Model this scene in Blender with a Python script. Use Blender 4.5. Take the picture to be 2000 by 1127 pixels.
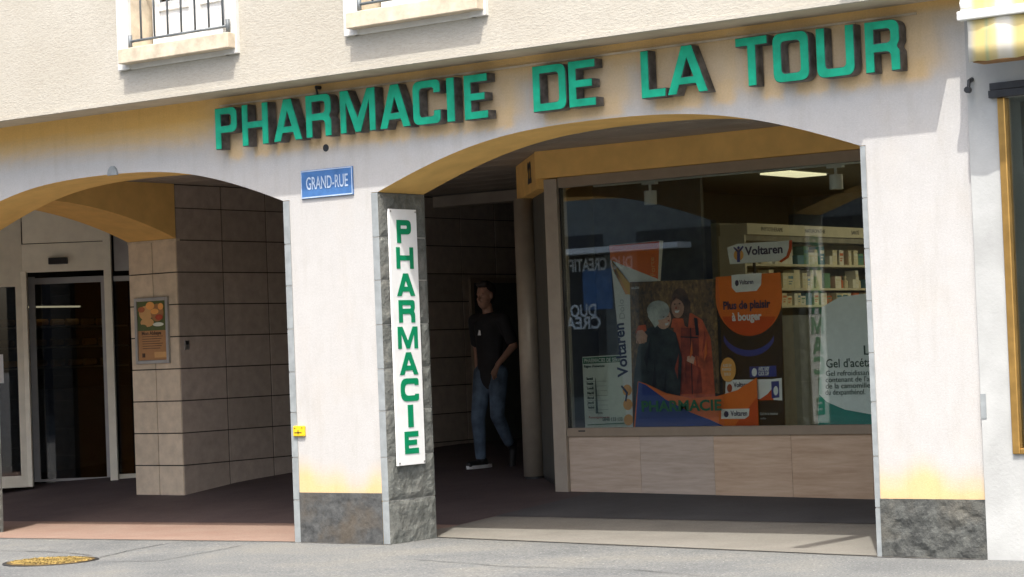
import bpy, bmesh, math, random
import numpy as np
from mathutils import Vector, Matrix, noise as mnoise

random.seed(7)
for o in list(bpy.data.objects): bpy.data.objects.remove(o)
scene = bpy.context.scene
col = scene.collection

# ------------------------------------------------------------------ camera
CAM = np.array([11.502, -12.517, 1.40])
FOC = 4341.914                       # focal length in pixels of a 2000 px wide frame
RX = np.array([0.7996475709545884, 0.5992398568342391, -0.03841036640943662])
RD = np.array([-0.047082697496722746, -0.0011984797136684782, -0.9988902758775902])
RF = np.array([-0.5986208999549371, 0.8005686464180674, 0.027255467515432577])
cam_d = bpy.data.cameras.new('camera'); cam = bpy.data.objects.new('camera', cam_d); col.objects.link(cam)
cam_d.sensor_fit = 'HORIZONTAL'; cam_d.sensor_width = 36.0; cam_d.lens = 36.0 * FOC / 2000
cam_d.clip_start = 0.1; cam_d.clip_end = 2000
m = Matrix.Identity(4)
for i in range(3):
    m[i][0] = RX[i]; m[i][1] = -RD[i]; m[i][2] = -RF[i]; m[i][3] = CAM[i]
cam.matrix_world = m
scene.camera = cam

# ------------------------------------------------------------------ light
SUN_TRAVEL = Vector((-0.277, 0.487, -1.0)).normalized()
world = bpy.data.worlds.new('World'); scene.world = world; world.use_nodes = True
wn = world.node_tree.nodes; wl = world.node_tree.links
sky = wn.new('ShaderNodeTexSky'); sky.sky_type = 'NISHITA'; sky.sun_disc = False
sky.sun_elevation = math.asin(-SUN_TRAVEL.z); sky.sun_rotation = math.atan2(-SUN_TRAVEL.x, -SUN_TRAVEL.y)
sky.altitude = 400; sky.air_density = 1.0; sky.dust_density = 6.5; sky.ozone_density = 0.4
bg = wn['Background']; bg.inputs['Strength'].default_value = 0.15
wl.new(sky.outputs[0], bg.inputs['Color'])
sun_d = bpy.data.lights.new('sun', 'SUN'); sun_d.energy = 2.0; sun_d.angle = math.radians(0.53); sun_d.color = (1.0, 0.95, 0.88)
sun = bpy.data.objects.new('sun', sun_d); col.objects.link(sun)
sun.rotation_euler = SUN_TRAVEL.to_track_quat('-Z', 'Y').to_euler(); sun.location = (8, -14, 30)
vs = scene.view_settings
vs.view_transform = 'Standard'; vs.look = 'None'; vs.gamma = 1.0; vs.use_curve_mapping = False
vs.exposure = 1.46
scene.cycles.use_denoising = True
scene.cycles.max_bounces = 10; scene.cycles.diffuse_bounces = 6; scene.cycles.transparent_max_bounces = 12
scene.cycles.sample_clamp_indirect = 6.0

# ------------------------------------------------------------------ helpers
def _ray(u, v): return RX * (u - 1000.0) + RD * (v - 563.5) + RF * FOC
def onY(u, v, Y):
    d = _ray(u, v); return CAM + d * ((Y - CAM[1]) / d[1])
def onX(u, v, X):
    d = _ray(u, v); return CAM + d * ((X - CAM[0]) / d[0])

def obj(name, me, mat=None, parent=None):
    o = bpy.data.objects.new(name, me); col.objects.link(o)
    if mat is not None:
        if isinstance(mat, (list, tuple)):
            if not me.materials:
                for q in mat: me.materials.append(q)
        elif not me.materials: me.materials.append(mat)
    if parent is not None: adopt(o, parent)
    return o
def adopt(o, parent):
    o.parent = parent
    loc = Vector(parent['_o']) if parent.get('_o') else Vector((0, 0, 0))
    o.matrix_parent_inverse = Matrix.Translation(-loc)
def thing(name, label, cat, loc, group=None):
    o = bpy.data.objects.new(name, None); col.objects.link(o); o.location = loc; o['_o'] = list(loc)
    o.empty_display_size = 0.1
    return tag(o, label, cat, group)
def tag(o, label, cat, group=None):
    o['label'] = label; o['category'] = cat
    if group: o['group'] = group
    return o
def struct(o): o['kind'] = 'structure'; return o

class MB:
    def __init__(s): s.v = []; s.f = []; s.m = []
    def add(s, vs, fs, mi=0):
        n = len(s.v); s.v += [tuple(map(float, p)) for p in vs]
        for f in fs: s.f.append(tuple(n + i for i in f)); s.m.append(mi)
        return s
    def box(s, x0, x1, y0, y1, z0, z1, mi=0):
        if x0 > x1: x0, x1 = x1, x0
        if y0 > y1: y0, y1 = y1, y0
        if z0 > z1: z0, z1 = z1, z0
        return s.add([(x0,y0,z0),(x1,y0,z0),(x1,y1,z0),(x0,y1,z0),(x0,y0,z1),(x1,y0,z1),(x1,y1,z1),(x0,y1,z1)],
              [(0,3,2,1),(4,5,6,7),(0,1,5,4),(1,2,6,5),(2,3,7,6),(3,0,4,7)], mi)
    def obox(s, c, ax, ay, az, mi=0):          # oriented box: centre and three half-axis vectors
        c = Vector(c); ax = Vector(ax); ay = Vector(ay); az = Vector(az)
        pts = [c+ax*i+ay*j+az*k for k in (-1,1) for i, j in ((-1,-1),(1,-1),(1,1),(-1,1))]
        return s.add(pts, [(0,3,2,1),(4,5,6,7),(0,1,5,4),(1,2,6,5),(2,3,7,6),(3,0,4,7)], mi)
    def wallbox(s, p0, p1, z0, z1, th, mi=0):  # upright slab between two plan points, thickness to the right of p0->p1... centred
        a = Vector((p0[0],p0[1],0)); b = Vector((p1[0],p1[1],0)); d = (b-a); L = d.length; d.normalize()
        n = Vector((-d.y, d.x, 0)); c = (a+b)/2; c.z = (z0+z1)/2
        return s.obox(c, d*(L/2), n*(th/2), Vector((0,0,(z1-z0)/2)), mi)
    def tube(s, p0, p1, r0, r1=None, n=10, mi=0, cap=True):
        r1 = r0 if r1 is None else r1
        a = Vector(p0); b = Vector(p1); d = (b-a).normalized()
        u = d.orthogonal().normalized(); w = d.cross(u)
        vs = [a+(u*math.cos(t)+w*math.sin(t))*r0 for t in [2*math.pi*i/n for i in range(n)]]
        vs += [b+(u*math.cos(t)+w*math.sin(t))*r1 for t in [2*math.pi*i/n for i in range(n)]]
        fs = [(i,(i+1)%n,n+(i+1)%n,n+i) for i in range(n)]
        if cap: fs += [tuple(range(n-1,-1,-1)), tuple(range(n,2*n))]
        return s.add(vs, fs, mi)
    def prismY(s, pts, y0, y1, mi=0):          # (x,z) outline extruded along Y
        n = len(pts)
        vs = [(p[0],y0,p[1]) for p in pts] + [(p[0],y1,p[1]) for p in pts]
        fs = [tuple(range(n)), tuple(range(2*n-1,n-1,-1))] + [(i,n+i,n+(i+1)%n,(i+1)%n) for i in range(n)]
        return s.add(vs, fs, mi)
    def mesh(s, name, smooth=False):
        me = bpy.data.meshes.new(name); me.from_pydata(s.v, [], s.f)
        for p, mi in zip(me.polygons, s.m): p.material_index = mi; p.use_smooth = smooth
        bm = bmesh.new(); bm.from_mesh(me); bmesh.ops.recalc_face_normals(bm, faces=bm.faces); bm.to_mesh(me); bm.free()
        me.update(); return me
    def obj(s, name, mat, parent=None, smooth=False, bevel=0):
        o = obj(name, s.mesh(name, smooth), mat, parent)
        if bevel:
            b = o.modifiers.new('edge', 'BEVEL'); b.width = bevel; b.segments = 2; b.limit_method = 'ANGLE'; b.angle_limit = math.radians(40)
        return o

def boxo(name, mat, parent, *b, bevel=0): return MB().box(*b).obj(name, mat, parent, bevel=bevel)

# ------------------------------------------------------------------ materials
def newmat(name):
    m = bpy.data.materials.new(name); m.use_nodes = True
    nt = m.node_tree; return m, nt, nt.nodes, nt.links, nt.nodes['Principled BSDF']
def ramp(nodes, links, fac, stops):
    r = nodes.new('ShaderNodeValToRGB'); e = r.color_ramp.elements
    while len(e) > 1: e.remove(e[-1])
    e[0].position = stops[0][0]; e[0].color = (*stops[0][1], 1) if len(stops[0][1]) == 3 else stops[0][1]
    for p, c in stops[1:]:
        q = e.new(p); q.color = (*c, 1)
    links.new(fac, r.inputs[0]); return r.outputs[0]
def coords(nodes, links, scale=(1,1,1), kind='Object', rot=(0,0,0)):
    tc = nodes.new('ShaderNodeTexCoord'); mp = nodes.new('ShaderNodeMapping')
    mp.inputs['Scale'].default_value = scale; mp.inputs['Rotation'].default_value = rot
    links.new(tc.outputs[kind], mp.inputs[0]); return mp.outputs[0]
def noise(nodes, links, vec, scale, detail=4, rough=0.55, out='Fac'):
    n = nodes.new('ShaderNodeTexNoise'); n.inputs['Scale'].default_value = scale
    n.inputs['Detail'].default_value = detail; n.inputs['Roughness'].default_value = rough
    if vec is not None: links.new(vec, n.inputs['Vector'])
    return n.outputs[out]
def mix(nodes, links, fac, a, b, mode='MIX'):
    n = nodes.new('ShaderNodeMix'); n.data_type = 'RGBA'; n.blend_type = mode
    for s, v in ((n.inputs[0], fac), (n.inputs[6], a), (n.inputs[7], b)):
        if hasattr(v, 'links'): links.new(v, s)
        elif isinstance(v, (int, float)): s.default_value = v
        else: s.default_value = (*v, 1)
    return n.outputs[2]
def bump(nodes, links, bsdf, h, strength, dist=0.01):
    b = nodes.new('ShaderNodeBump'); b.inputs['Strength'].default_value = strength; b.inputs['Distance'].default_value = dist
    links.new(h, b.inputs['Height']); links.new(b.outputs[0], bsdf.inputs['Normal'])

def plain(name, c, rough=0.6, metal=0.0, var=0.12, scale=8, bmp=0.0, bscale=60, spec=0.4, emit=None):
    m, nt, nd, lk, bs = newmat(name)
    v = coords(nd, lk)
    n = noise(nd, lk, v, scale, 5)
    c2 = tuple(max(0, x * (1 - var * 2)) for x in c); c3 = tuple(min(1, x * (1 + var)) for x in c)
    lk.new(ramp(nd, lk, n, [(0.3, c2), (0.7, c3)]), bs.inputs['Base Color'])
    bs.inputs['Roughness'].default_value = rough; bs.inputs['Metallic'].default_value = metal
    bs.inputs['Specular IOR Level'].default_value = spec
    if bmp: bump(nd, lk, bs, noise(nd, lk, v, bscale, 6), bmp)
    if emit: bs.inputs['Emission Color'].default_value = (*emit[0], 1); bs.inputs['Emission Strength'].default_value = emit[1]
    return m

OCHRE = (0.76, 0.485, 0.165); PALE = (0.462, 0.458, 0.445)
def paint_mat():
    m, nt, nd, lk, bs = newmat('faded_ochre_paint')
    v = coords(nd, lk)
    at = nd.new('ShaderNodeAttribute'); at.attribute_name = 'ochre'
    n1 = noise(nd, lk, v, 2.2, 6, 0.6); n2 = noise(nd, lk, v, 75, 5, 0.7)
    a = nd.new('ShaderNodeMath'); a.operation = 'MULTIPLY_ADD'; lk.new(n1, a.inputs[0]); a.inputs[1].default_value = 0.35; lk.new(at.outputs['Fac'], a.inputs[2])
    b = nd.new('ShaderNodeMath'); b.operation = 'ADD'; lk.new(a.outputs[0], b.inputs[0]); b.inputs[1].default_value = -0.175; b.use_clamp = True
    c = ramp(nd, lk, b.outputs[0], [(0.0, PALE), (0.25, (0.49, 0.45, 0.395)), (0.6, (0.62, 0.455, 0.25)), (1.0, OCHRE)])
    c = mix(nd, lk, 0.5, c, ramp(nd, lk, n2, [(0.3, (0.78, 0.78, 0.78)), (0.7, (1.08, 1.08, 1.08))]), 'MULTIPLY')
    c = mix(nd, lk, 0.3, c, ramp(nd, lk, noise(nd, lk, v, 7, 7, 0.7), [(0.35, (0.86, 0.85, 0.84)), (0.6, (1, 1, 1))]), 'MULTIPLY')
    st = noise(nd, lk, coords(nd, lk, (3, 3, 0.5)), 3, 6, 0.65)       # rain streaks
    c = mix(nd, lk, 0.3, c, ramp(nd, lk, st, [(0.32, (0.8, 0.77, 0.72)), (0.5, (1, 1, 1))]), 'MULTIPLY')
    lk.new(c, bs.inputs['Base Color']); bs.inputs['Roughness'].default_value = 0.9; bs.inputs['Specular IOR Level'].default_value = 0.15
    bump(nd, lk, bs, noise(nd, lk, v, 140, 5, 0.65), 0.35, 0.006)
    return m
def stucco_mat():
    m, nt, nd, lk, bs = newmat('cream_scratched_stucco')
    v = coords(nd, lk, (22, 22, 60)); n = noise(nd, lk, v, 1.5, 8, 0.68)
    n2 = noise(nd, lk, coords(nd, lk), 1.1, 5)
    c = ramp(nd, lk, n, [(0.25, (0.36, 0.335, 0.285)), (0.5, (0.425, 0.405, 0.35)), (0.8, (0.465, 0.445, 0.39))])
    c = mix(nd, lk, 0.5, c, ramp(nd, lk, n2, [(0.35, (0.84, 0.82, 0.78)), (0.65, (1, 1, 1))]), 'MULTIPLY')
    lk.new(c, bs.inputs['Base Color']); bs.inputs['Roughness'].default_value = 0.95; bs.inputs['Specular IOR Level'].default_value = 0.1
    bump(nd, lk, bs, n, 0.42, 0.013)
    return m
def rock_mat(name, c, dark, stain, bstr=0.6):
    m, nt, nd, lk, bs = newmat(name)
    v = coords(nd, lk); n = noise(nd, lk, v, 14, 8, 0.65); n2 = noise(nd, lk, v, 3.0, 4); n3 = noise(nd, lk, v, 90, 3, 0.7)
    cc = ramp(nd, lk, n, [(0.3, dark), (0.55, c), (0.8, tuple(min(1, x * 1.5) for x in c))])
    cc = mix(nd, lk, ramp(nd, lk, n2, [(0.48, (0, 0, 0)), (0.66, (0.75, 0.75, 0.75))]), cc, stain)
    cc = mix(nd, lk, 0.5, cc, ramp(nd, lk, n3, [(0.3, (0.6, 0.6, 0.6)), (0.7, (1.1, 1.1, 1.1))]), 'MULTIPLY')
    lk.new(cc, bs.inputs['Base Color']); bs.inputs['Roughness'].default_value = 0.85; bs.inputs['Specular IOR Level'].default_value = 0.25
    bump(nd, lk, bs, n, bstr, 0.03)
    return m
def asphalt_mat():
    m, nt, nd, lk, bs = newmat('worn_asphalt')
    v = coords(nd, lk); n = noise(nd, lk, v, 62, 6, 0.75); n2 = noise(nd, lk, v, 0.9, 6, 0.6); n3 = noise(nd, lk, v, 38, 2)
    c = ramp(nd, lk, n, [(0.30, (0.070, 0.073, 0.070)), (0.5, (0.142, 0.147, 0.142)), (0.70, (0.25, 0.254, 0.245))])
    c = mix(nd, lk, 0.9, c, ramp(nd, lk, n2, [(0.36, (0.78, 0.80, 0.83)), (0.5, (0.98, 0.99, 1.0)), (0.64, (1.16, 1.13, 1.07))]), 'MULTIPLY')
    c = mix(nd, lk, ramp(nd, lk, n3, [(0.69, (0, 0, 0)), (0.72, (0.8, 0.8, 0.8))]), c, (0.40, 0.40, 0.38))
    lk.new(c, bs.inputs['Base Color']); bs.inputs['Roughness'].default_value = 0.9; bs.inputs['Specular IOR Level'].default_value = 0.2
    bump(nd, lk, bs, n, 0.7, 0.006)
    return m
def floor_mat(name, a, b, big):
    m, nt, nd, lk, bs = newmat(name)
    v = coords(nd, lk); n = noise(nd, lk, v, 55, 6, 0.75); n2 = noise(nd, lk, v, 1.6, 7, 0.7)
    c = ramp(nd, lk, n2, [(0.3, a), (0.7, b)])
    c = mix(nd, lk, 0.8, c, ramp(nd, lk, n, [(0.3, (0.68, 0.68, 0.68)), (0.7, (1.15, 1.15, 1.15))]), 'MULTIPLY')
    c = mix(nd, lk, ramp(nd, lk, noise(nd, lk, v, 9, 5, 0.7), [(0.68, (0, 0, 0)), (0.75, (0.6, 0.6, 0.6))]), c, big)
    lk.new(c, bs.inputs['Base Color']); bs.inputs['Roughness'].default_value = 0.8; bs.inputs['Specular IOR Level'].default_value = 0.25
    bump(nd, lk, bs, n, 0.3, 0.004)
    return m
def tile_mat(name, c, var=0.12):
    m, nt, nd, lk, bs = newmat(name)
    oi = nd.new('ShaderNodeObjectInfo'); v = coords(nd, lk)
    mpn = nd.new('ShaderNodeVectorMath'); mpn.operation = 'ADD'; lk.new(v, mpn.inputs[0]); lk.new(oi.outputs['Location'], mpn.inputs[1])
    n = noise(nd, lk, mpn.outputs[0], 9, 6, 0.6)
    cc = ramp(nd, lk, n, [(0.3, tuple(x * 0.82 for x in c)), (0.7, tuple(min(1, x * 1.1) for x in c))])
    cc = mix(nd, lk, 1.0, cc, ramp(nd, lk, oi.outputs['Random'], [(0, (1 - var, 1 - var, 1 - var * 1.2)), (1, (1 + var * .6, 1 + var * .6, 1 + var * .5))]), 'MULTIPLY')
    lk.new(cc, bs.inputs['Base Color']); bs.inputs['Roughness'].default_value = 0.55; bs.inputs['Specular IOR Level'].default_value = 0.35
    bump(nd, lk, bs, n, 0.12, 0.006)
    return m
def marble_mat():
    m, nt, nd, lk, bs = newmat('veined_travertine')
    oi = nd.new('ShaderNodeObjectInfo'); v = coords(nd, lk, (1.2, 1.2, 11))
    ad = nd.new('ShaderNodeVectorMath'); ad.operation = 'MULTIPLY_ADD'
    lk.new(oi.outputs['Location'], ad.inputs[0]); ad.inputs[1].default_value = (5.3, 5.3, 5.3); lk.new(v, ad.inputs[2])
    n = noise(nd, lk, ad.outputs[0], 2.4, 8, 0.62)
    a = ramp(nd, lk, n, [(0.3, (0.45, 0.315, 0.205)), (0.5, (0.54, 0.395, 0.27)), (0.7, (0.61, 0.47, 0.335))])
    b = ramp(nd, lk, n, [(0.3, (0.40, 0.325, 0.255)), (0.5, (0.48, 0.40, 0.325)), (0.7, (0.56, 0.48, 0.40))])
    at = nd.new('ShaderNodeAttribute'); at.attribute_type = 'OBJECT'; at.attribute_name = 'grey'
    lk.new(mix(nd, lk, at.outputs['Fac'], a, b), bs.inputs['Base Color'])
    bs.inputs['Roughness'].default_value = 0.45
    return m
def glass_mat(name='shop_glass', tint=(0.93, 0.97, 0.95), ior=1.66):
    m, nt, nd, lk, bs = newmat(name); nd.remove(bs); out = nd['Material Output']
    tr = nd.new('ShaderNodeBsdfTransparent'); tr.inputs[0].default_value = (*tint, 1)
    gl = nd.new('ShaderNodeBsdfGlossy'); gl.inputs['Roughness'].default_value = 0.01
    fr = nd.new('ShaderNodeFresnel'); fr.inputs[0].default_value = ior
    mx = nd.new('ShaderNodeMixShader'); lk.new(fr.outputs[0], mx.inputs[0]); lk.new(tr.outputs[0], mx.inputs[1]); lk.new(gl.outputs[0], mx.inputs[2])
    lk.new(mx.outputs[0], out.inputs[0]); return m
def wave_mat(name, stops, scale, axis=(1, 0, 0), rough=0.8):
    m, nt, nd, lk, bs = newmat(name)
    v = coords(nd, lk, (axis[0] * scale, axis[1] * scale, axis[2] * scale))
    sp = nd.new('ShaderNodeSeparateXYZ'); lk.new(v, sp.inputs[0])
    s1 = nd.new('ShaderNodeMath'); s1.operation = 'ADD'; lk.new(sp.outputs[0], s1.inputs[0]); lk.new(sp.outputs[2], s1.inputs[1])
    fr = nd.new('ShaderNodeMath'); fr.operation = 'FRACT'; lk.new(s1.outputs[0], fr.inputs[0])
    lk.new(ramp(nd, lk, fr.outputs[0], stops), bs.inputs['Base Color']); bs.inputs['Roughness'].default_value = rough
    return m

M = {}
M['paint'] = paint_mat()
M['ochre'] = plain('ochre_plaster', OCHRE, 0.9, var=0.06, scale=5, bmp=0.2, bscale=120, spec=0.15)
M['stucco'] = stucco_mat()
M['soffit'] = plain('beige_soffit_plaster', (0.50, 0.435, 0.33), 0.9, var=0.08, scale=4, spec=0.15)
M['dado'] = rock_mat('dark_dado_render', (0.085, 0.089, 0.088), (0.042, 0.044, 0.045), (0.105, 0.088, 0.066), 0.3)
M['split'] = rock_mat('split_dark_stone', (0.092, 0.097, 0.090), (0.038, 0.040, 0.039), (0.135, 0.128, 0.105), 0.7)
M['block'] = rock_mat('grey_quarry_stone', (0.155, 0.165, 0.152), (0.085, 0.09, 0.083), (0.19, 0.188, 0.17), 0.6)
M['sawn'] = plain('sawn_blue_grey_stone', (0.26, 0.285, 0.29), 0.75, var=0.1, scale=12, spec=0.3)
M['mortar'] = plain('pale_mortar', (0.42, 0.41, 0.37), 0.95, var=0.1)
M['asphalt'] = asphalt_mat()
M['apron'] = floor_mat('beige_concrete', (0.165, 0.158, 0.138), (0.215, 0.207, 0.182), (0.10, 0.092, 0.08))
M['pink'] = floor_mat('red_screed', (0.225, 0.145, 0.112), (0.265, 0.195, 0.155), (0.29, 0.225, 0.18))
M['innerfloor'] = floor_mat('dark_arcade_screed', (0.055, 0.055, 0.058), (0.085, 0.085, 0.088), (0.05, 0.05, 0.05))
M['redfloor'] = floor_mat('shaded_red_screed', (0.065, 0.048, 0.048), (0.105, 0.08, 0.076), (0.06, 0.048, 0.048))  # red screed darkened in colour for the shade under the arcade
M['tile'] = tile_mat('shaded_stone_tile', (0.41, 0.345, 0.295))  # wall tile, its colour darkened for the shade it stands in
M['tilelit'] = tile_mat('lit_stone_tile', (0.63, 0.535, 0.405), 0.08)  # same tile, coloured lighter where skylight falls on the jamb
M['grout'] = plain('dark_grout', (0.05, 0.042, 0.036), 0.95)
M['marble'] = marble_mat()
M['bronze'] = plain('bronze_anodised_frame', (0.30, 0.245, 0.18), 0.5, 0.25, var=0.05)
M['bronzelight'] = plain('light_bronze_frame', (0.39, 0.345, 0.28), 0.45, 0.3, var=0.05)
M['darkpanel'] = plain('dark_green_grey_panel', (0.09, 0.095, 0.085), 0.5, var=0.06)
M['boards'] = plain('ceiling_board_grey', (0.36, 0.32, 0.27), 0.8, var=0.1, scale=3)
M['green'] = plain('sign_green', (0.010, 0.41, 0.235), 0.4, var=0.16, scale=7)
M['greenprint'] = plain('printed_green', (0.0, 0.23, 0.10), 0.45, var=0.04)
M['casing'] = plain('weathered_letter_casing', (0.135, 0.13, 0.128), 0.5, 0.35, var=0.35, scale=12)
M['whitepanel'] = plain('white_sign_panel', (0.78, 0.80, 0.80), 0.4, var=0.03)
M['blueenamel'] = plain('blue_enamel', (0.065, 0.165, 0.38), 0.3, var=0.12, scale=12)
M['enameltext'] = plain('pale_blue_enamel', (0.42, 0.52, 0.66), 0.4, var=0.08)
M['steel'] = plain('brushed_steel', (0.45, 0.45, 0.44), 0.4, 0.8, var=0.08)
M['darkmetal'] = plain('dark_painted_metal', (0.05, 0.052, 0.055), 0.45, 0.5, var=0.15)
M['railmetal'] = plain('grey_railing_paint', (0.16, 0.18, 0.19), 0.55, 0.3, var=0.15)
M['whitewood'] = plain('white_window_paint', (0.76, 0.77, 0.76), 0.5, var=0.03)
M['surround'] = plain('pale_grey_stone_surround', (0.60, 0.60, 0.57), 0.85, var=0.07, scale=6, bmp=0.1)
M['sill'] = plain('weathered_sill_stone', (0.55, 0.475, 0.36), 0.9, var=0.14, scale=9, bmp=0.15)
M['creamframe'] = plain('cream_powder_coat', (0.80, 0.765, 0.63), 0.5, var=0.04)
M['greyframe'] = plain('grey_aluminium', (0.36, 0.36, 0.36), 0.4, 0.5, var=0.05)
M['black'] = plain('black_plastic', (0.02, 0.02, 0.022), 0.4, var=0.1)
M['yellow'] = plain('yellow_plate', (0.75, 0.50, 0.02), 0.4, var=0.06)
M['brass'] = plain('brass_frame', (0.50, 0.30, 0.09), 0.35, 0.7, var=0.12)
M['neighbor'] = plain('white_neighbour_render', (0.40, 0.412, 0.402), 0.9, var=0.12, scale=2.2, bmp=0.15)
M['glass'] = glass_mat()
M['darkglass'] = glass_mat('dark_door_glass', (0.55, 0.56, 0.58))
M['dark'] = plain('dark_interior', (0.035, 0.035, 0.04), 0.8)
M['shopwall'] = plain('shop_wall_grey', (0.16, 0.17, 0.165), 0.8)
M['shopceil'] = plain('shop_ceiling', (0.34, 0.32, 0.27), 0.85, var=0.05)
M['shelf'] = plain('cream_shelf', (0.62, 0.57, 0.42), 0.55, var=0.04)
M['shelfback'] = plain('shelf_back', (0.30, 0.28, 0.22), 0.7, var=0.1)
M['light'] = plain('unseen_lamp_panel', (0.9, 0.85, 0.7), 0.5, emit=((1.0, 0.86, 0.58), 5.0))
M['dimlight'] = plain('lit_lamp_diffuser', (0.9, 0.85, 0.7), 0.5, emit=((1.0, 0.88, 0.55), 0.36))
M['trackwhite'] = plain('white_track', (0.72, 0.74, 0.72), 0.4, var=0.03)

def flat(name, c, rough=0.5): return plain(name, c, rough, var=0.03, scale=20)
P = {k: flat('print_' + k, c) for k, c in dict(white=(0.78, 0.78, 0.75), orange=(0.80, 0.17, 0.025), deeporange=(0.62, 0.07, 0.012), blue=(0.02, 0.045, 0.25),
     navy=(0.012, 0.02, 0.09), black=(0.012, 0.010, 0.013), yellow=(0.75, 0.42, 0.06), amber=(0.80, 0.38, 0.10), grey=(0.45, 0.47, 0.45), skin=(0.42, 0.22, 0.15), skin2=(0.36, 0.18, 0.11),
     hat=(0.36, 0.38, 0.35), coat=(0.02, 0.026, 0.025), hair=(0.045, 0.028, 0.02), jacket=(0.42, 0.075, 0.03), jacketdark=(0.22, 0.035, 0.018), teal=(0.02, 0.22, 0.17),
     paper=(0.66, 0.70, 0.60), ink=(0.04, 0.07, 0.05), sheetgreen=(0.01, 0.12, 0.05), food=(0.62, 0.36, 0.14), foodred=(0.42, 0.13, 0.05), bread=(0.36, 0.18, 0.07), bottom=(0.42, 0.22, 0.09), leaf=(0.09, 0.12, 0.04), red=(0.45, 0.03, 0.03), paneink=(0.005, 0.07, 0.03), lightgreen=(0.42, 0.56, 0.47)).items()}
def forest_mat():
    m, nt, nd, lk, bs = newmat('print_autumn_wood')
    v = coords(nd, lk, (1, 1, 0.6)); n = noise(nd, lk, v, 34, 7, 0.75); n2 = noise(nd, lk, v, 5, 3)
    c = ramp(nd, lk, n, [(0.3, (0.03, 0.025, 0.016)), (0.5, (0.22, 0.125, 0.05)), (0.72, (0.60, 0.34, 0.11))])
    lk.new(mix(nd, lk, 0.7, c, ramp(nd, lk, n2, [(0.35, (0.25, 0.25, 0.25)), (0.7, (1, 1, 1))]), 'MULTIPLY'), bs.inputs['Base Color']); return m
for k_, c_, v_ in (('skin', (0.66, 0.38, 0.27), .18), ('skin2', (0.56, 0.30, 0.20), .18), ('hat', (0.52, 0.54, 0.50), .25), ('coat', (0.035, 0.045, 0.043), .4), ('hair', (0.12, 0.065, 0.038), .4), ('jacket', (0.68, 0.125, 0.04), .25), ('jacketdark', (0.38, 0.06, 0.025), .3)):
    P[k_] = plain('photo_print_' + k_, c_, .5, var=v_, scale=9)
P['forest'] = forest_mat()

# ------------------------------------------------------------------ letter outlines
def fillet(loop, seg=5):
    out = []; n = len(loop)
    for i in range(n):
        x, y, r = (*loop[i], 0)[:3]
        if r <= 0: out.append((x, y)); continue
        p = Vector((x, y)); a = Vector(loop[i-1][:2]) - p; b = Vector(loop[(i+1) % n][:2]) - p
        r1 = min(r, a.length * 0.499, b.length * 0.499)
        p0 = p + a.normalized() * r1; p1 = p + b.normalized() * r1
        for k in range(seg + 1):
            t = k / seg; q = p0 * (1-t)**2 + p * 2*t*(1-t) + p1 * t*t
            out.append((q.x, q.y))
    return out
def glyph(ch, w, t, r):
    ri = max(0.0, r - t * 0.55); m_ = 0.40
    A = (w/2 - t*0.62); tl = t * 1.14
    if ch == 'I': return [[(0,0),(t,0),(t,1),(0,1)]]
    if ch == 'H': c = 0.47 - t*0.3; return [[(0,0),(t,0),(t,c),(w-t,c),(w-t,0),(w,0),(w,1),(w-t,1),(w-t,c+t*.85),(t,c+t*.85),(t,1),(0,1)]]
    if ch == 'E': c = 0.5 - t*0.42; return [[(0,0),(w,0),(w,t*.9),(t,t*.9),(t,c),(w*.88,c),(w*.88,c+t*.85),(t,c+t*.85),(t,1-t*.9),(w,1-t*.9),(w,1),(0,1)]]
    if ch == 'L': return [[(0,0),(w,0),(w,t*.9),(t,t*.9),(t,1),(0,1)]]
    if ch == 'T': return [[(w/2-t/2,0),(w/2+t/2,0),(w/2+t/2,1-t*.9),(w,1-t*.9),(w,1),(0,1),(0,1-t*.9),(w/2-t/2,1-t*.9)]]
    if ch == 'P': return [[(0,0),(t,0),(t,m_-.02),(w,m_-.02,r),(w,1,r),(0,1)], [(t,m_+t*.8),(t,1-t*.85),(w-t,1-t*.85,ri),(w-t,m_+t*.8,ri)]]
    if ch == 'R': return [[(0,0),(t,0),(t,m_-.02),(w-t*1.02,m_-.02,t*.5),(w-t,0),(w,0),(w,m_-.01,.04),(w-t*.3,m_+t*.35,.04),(w,m_+t*.85,.04),(w,1,r),(0,1)], [(t,m_+t*.8),(t,1-t*.85),(w-t,1-t*.85,ri),(w-t,m_+t*.8,ri)]]
    if ch == 'D': return [[(0,0),(w,0,r),(w,1,r),(0,1)], [(t,t*.9),(t,1-t*.9),(w-t,1-t*.9,ri),(w-t,t*.9,ri)]]
    if ch == 'O': return [[(0,0,r),(w,0,r),(w,1,r),(0,1,r)], [(t,t*.9,ri),(t,1-t*.9,ri),(w-t,1-t*.9,ri),(w-t,t*.9,ri)]]
    if ch == 'U': return [[(0,1),(0,0,r),(w,0,r),(w,1),(w-t,1),(w-t,t*.9,ri),(t,t*.9,ri),(t,1)]]
    if ch == 'C': return [[(0,0,r),(w,0,r),(w,.31),(w-t,.31),(w-t,t*.9,ri),(t,t*.9,ri),(t,1-t*.9,ri),(w-t,1-t*.9,ri),(w-t,.69),(w,.69),(w,1,r),(0,1,r)]]
    if ch == 'M': s = t*.42; return [[(0,0),(t*.95,0),(t*.95,.66),(w/2-s,0),(w/2+s,0),(w-t*.95,.66),(w-t*.95,0),(w,0),(w,1),(w-t*1.25,1),(w/2,.36),(t*1.25,1),(0,1)]]
    if ch == 'A':
        b = 0.19; h0 = b + t*.8; xi = lambda y: tl + A*y; ya = min(0.93, (w/2 - tl) / A)
        return [[(0,0),(tl,0),(xi(b),b),(w-xi(b),b),(w-tl,0),(w,0),(w/2+t*.62,1),(w/2-t*.62,1)], [(xi(h0),h0),(w/2,ya),(w-xi(h0),h0)]]
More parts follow.
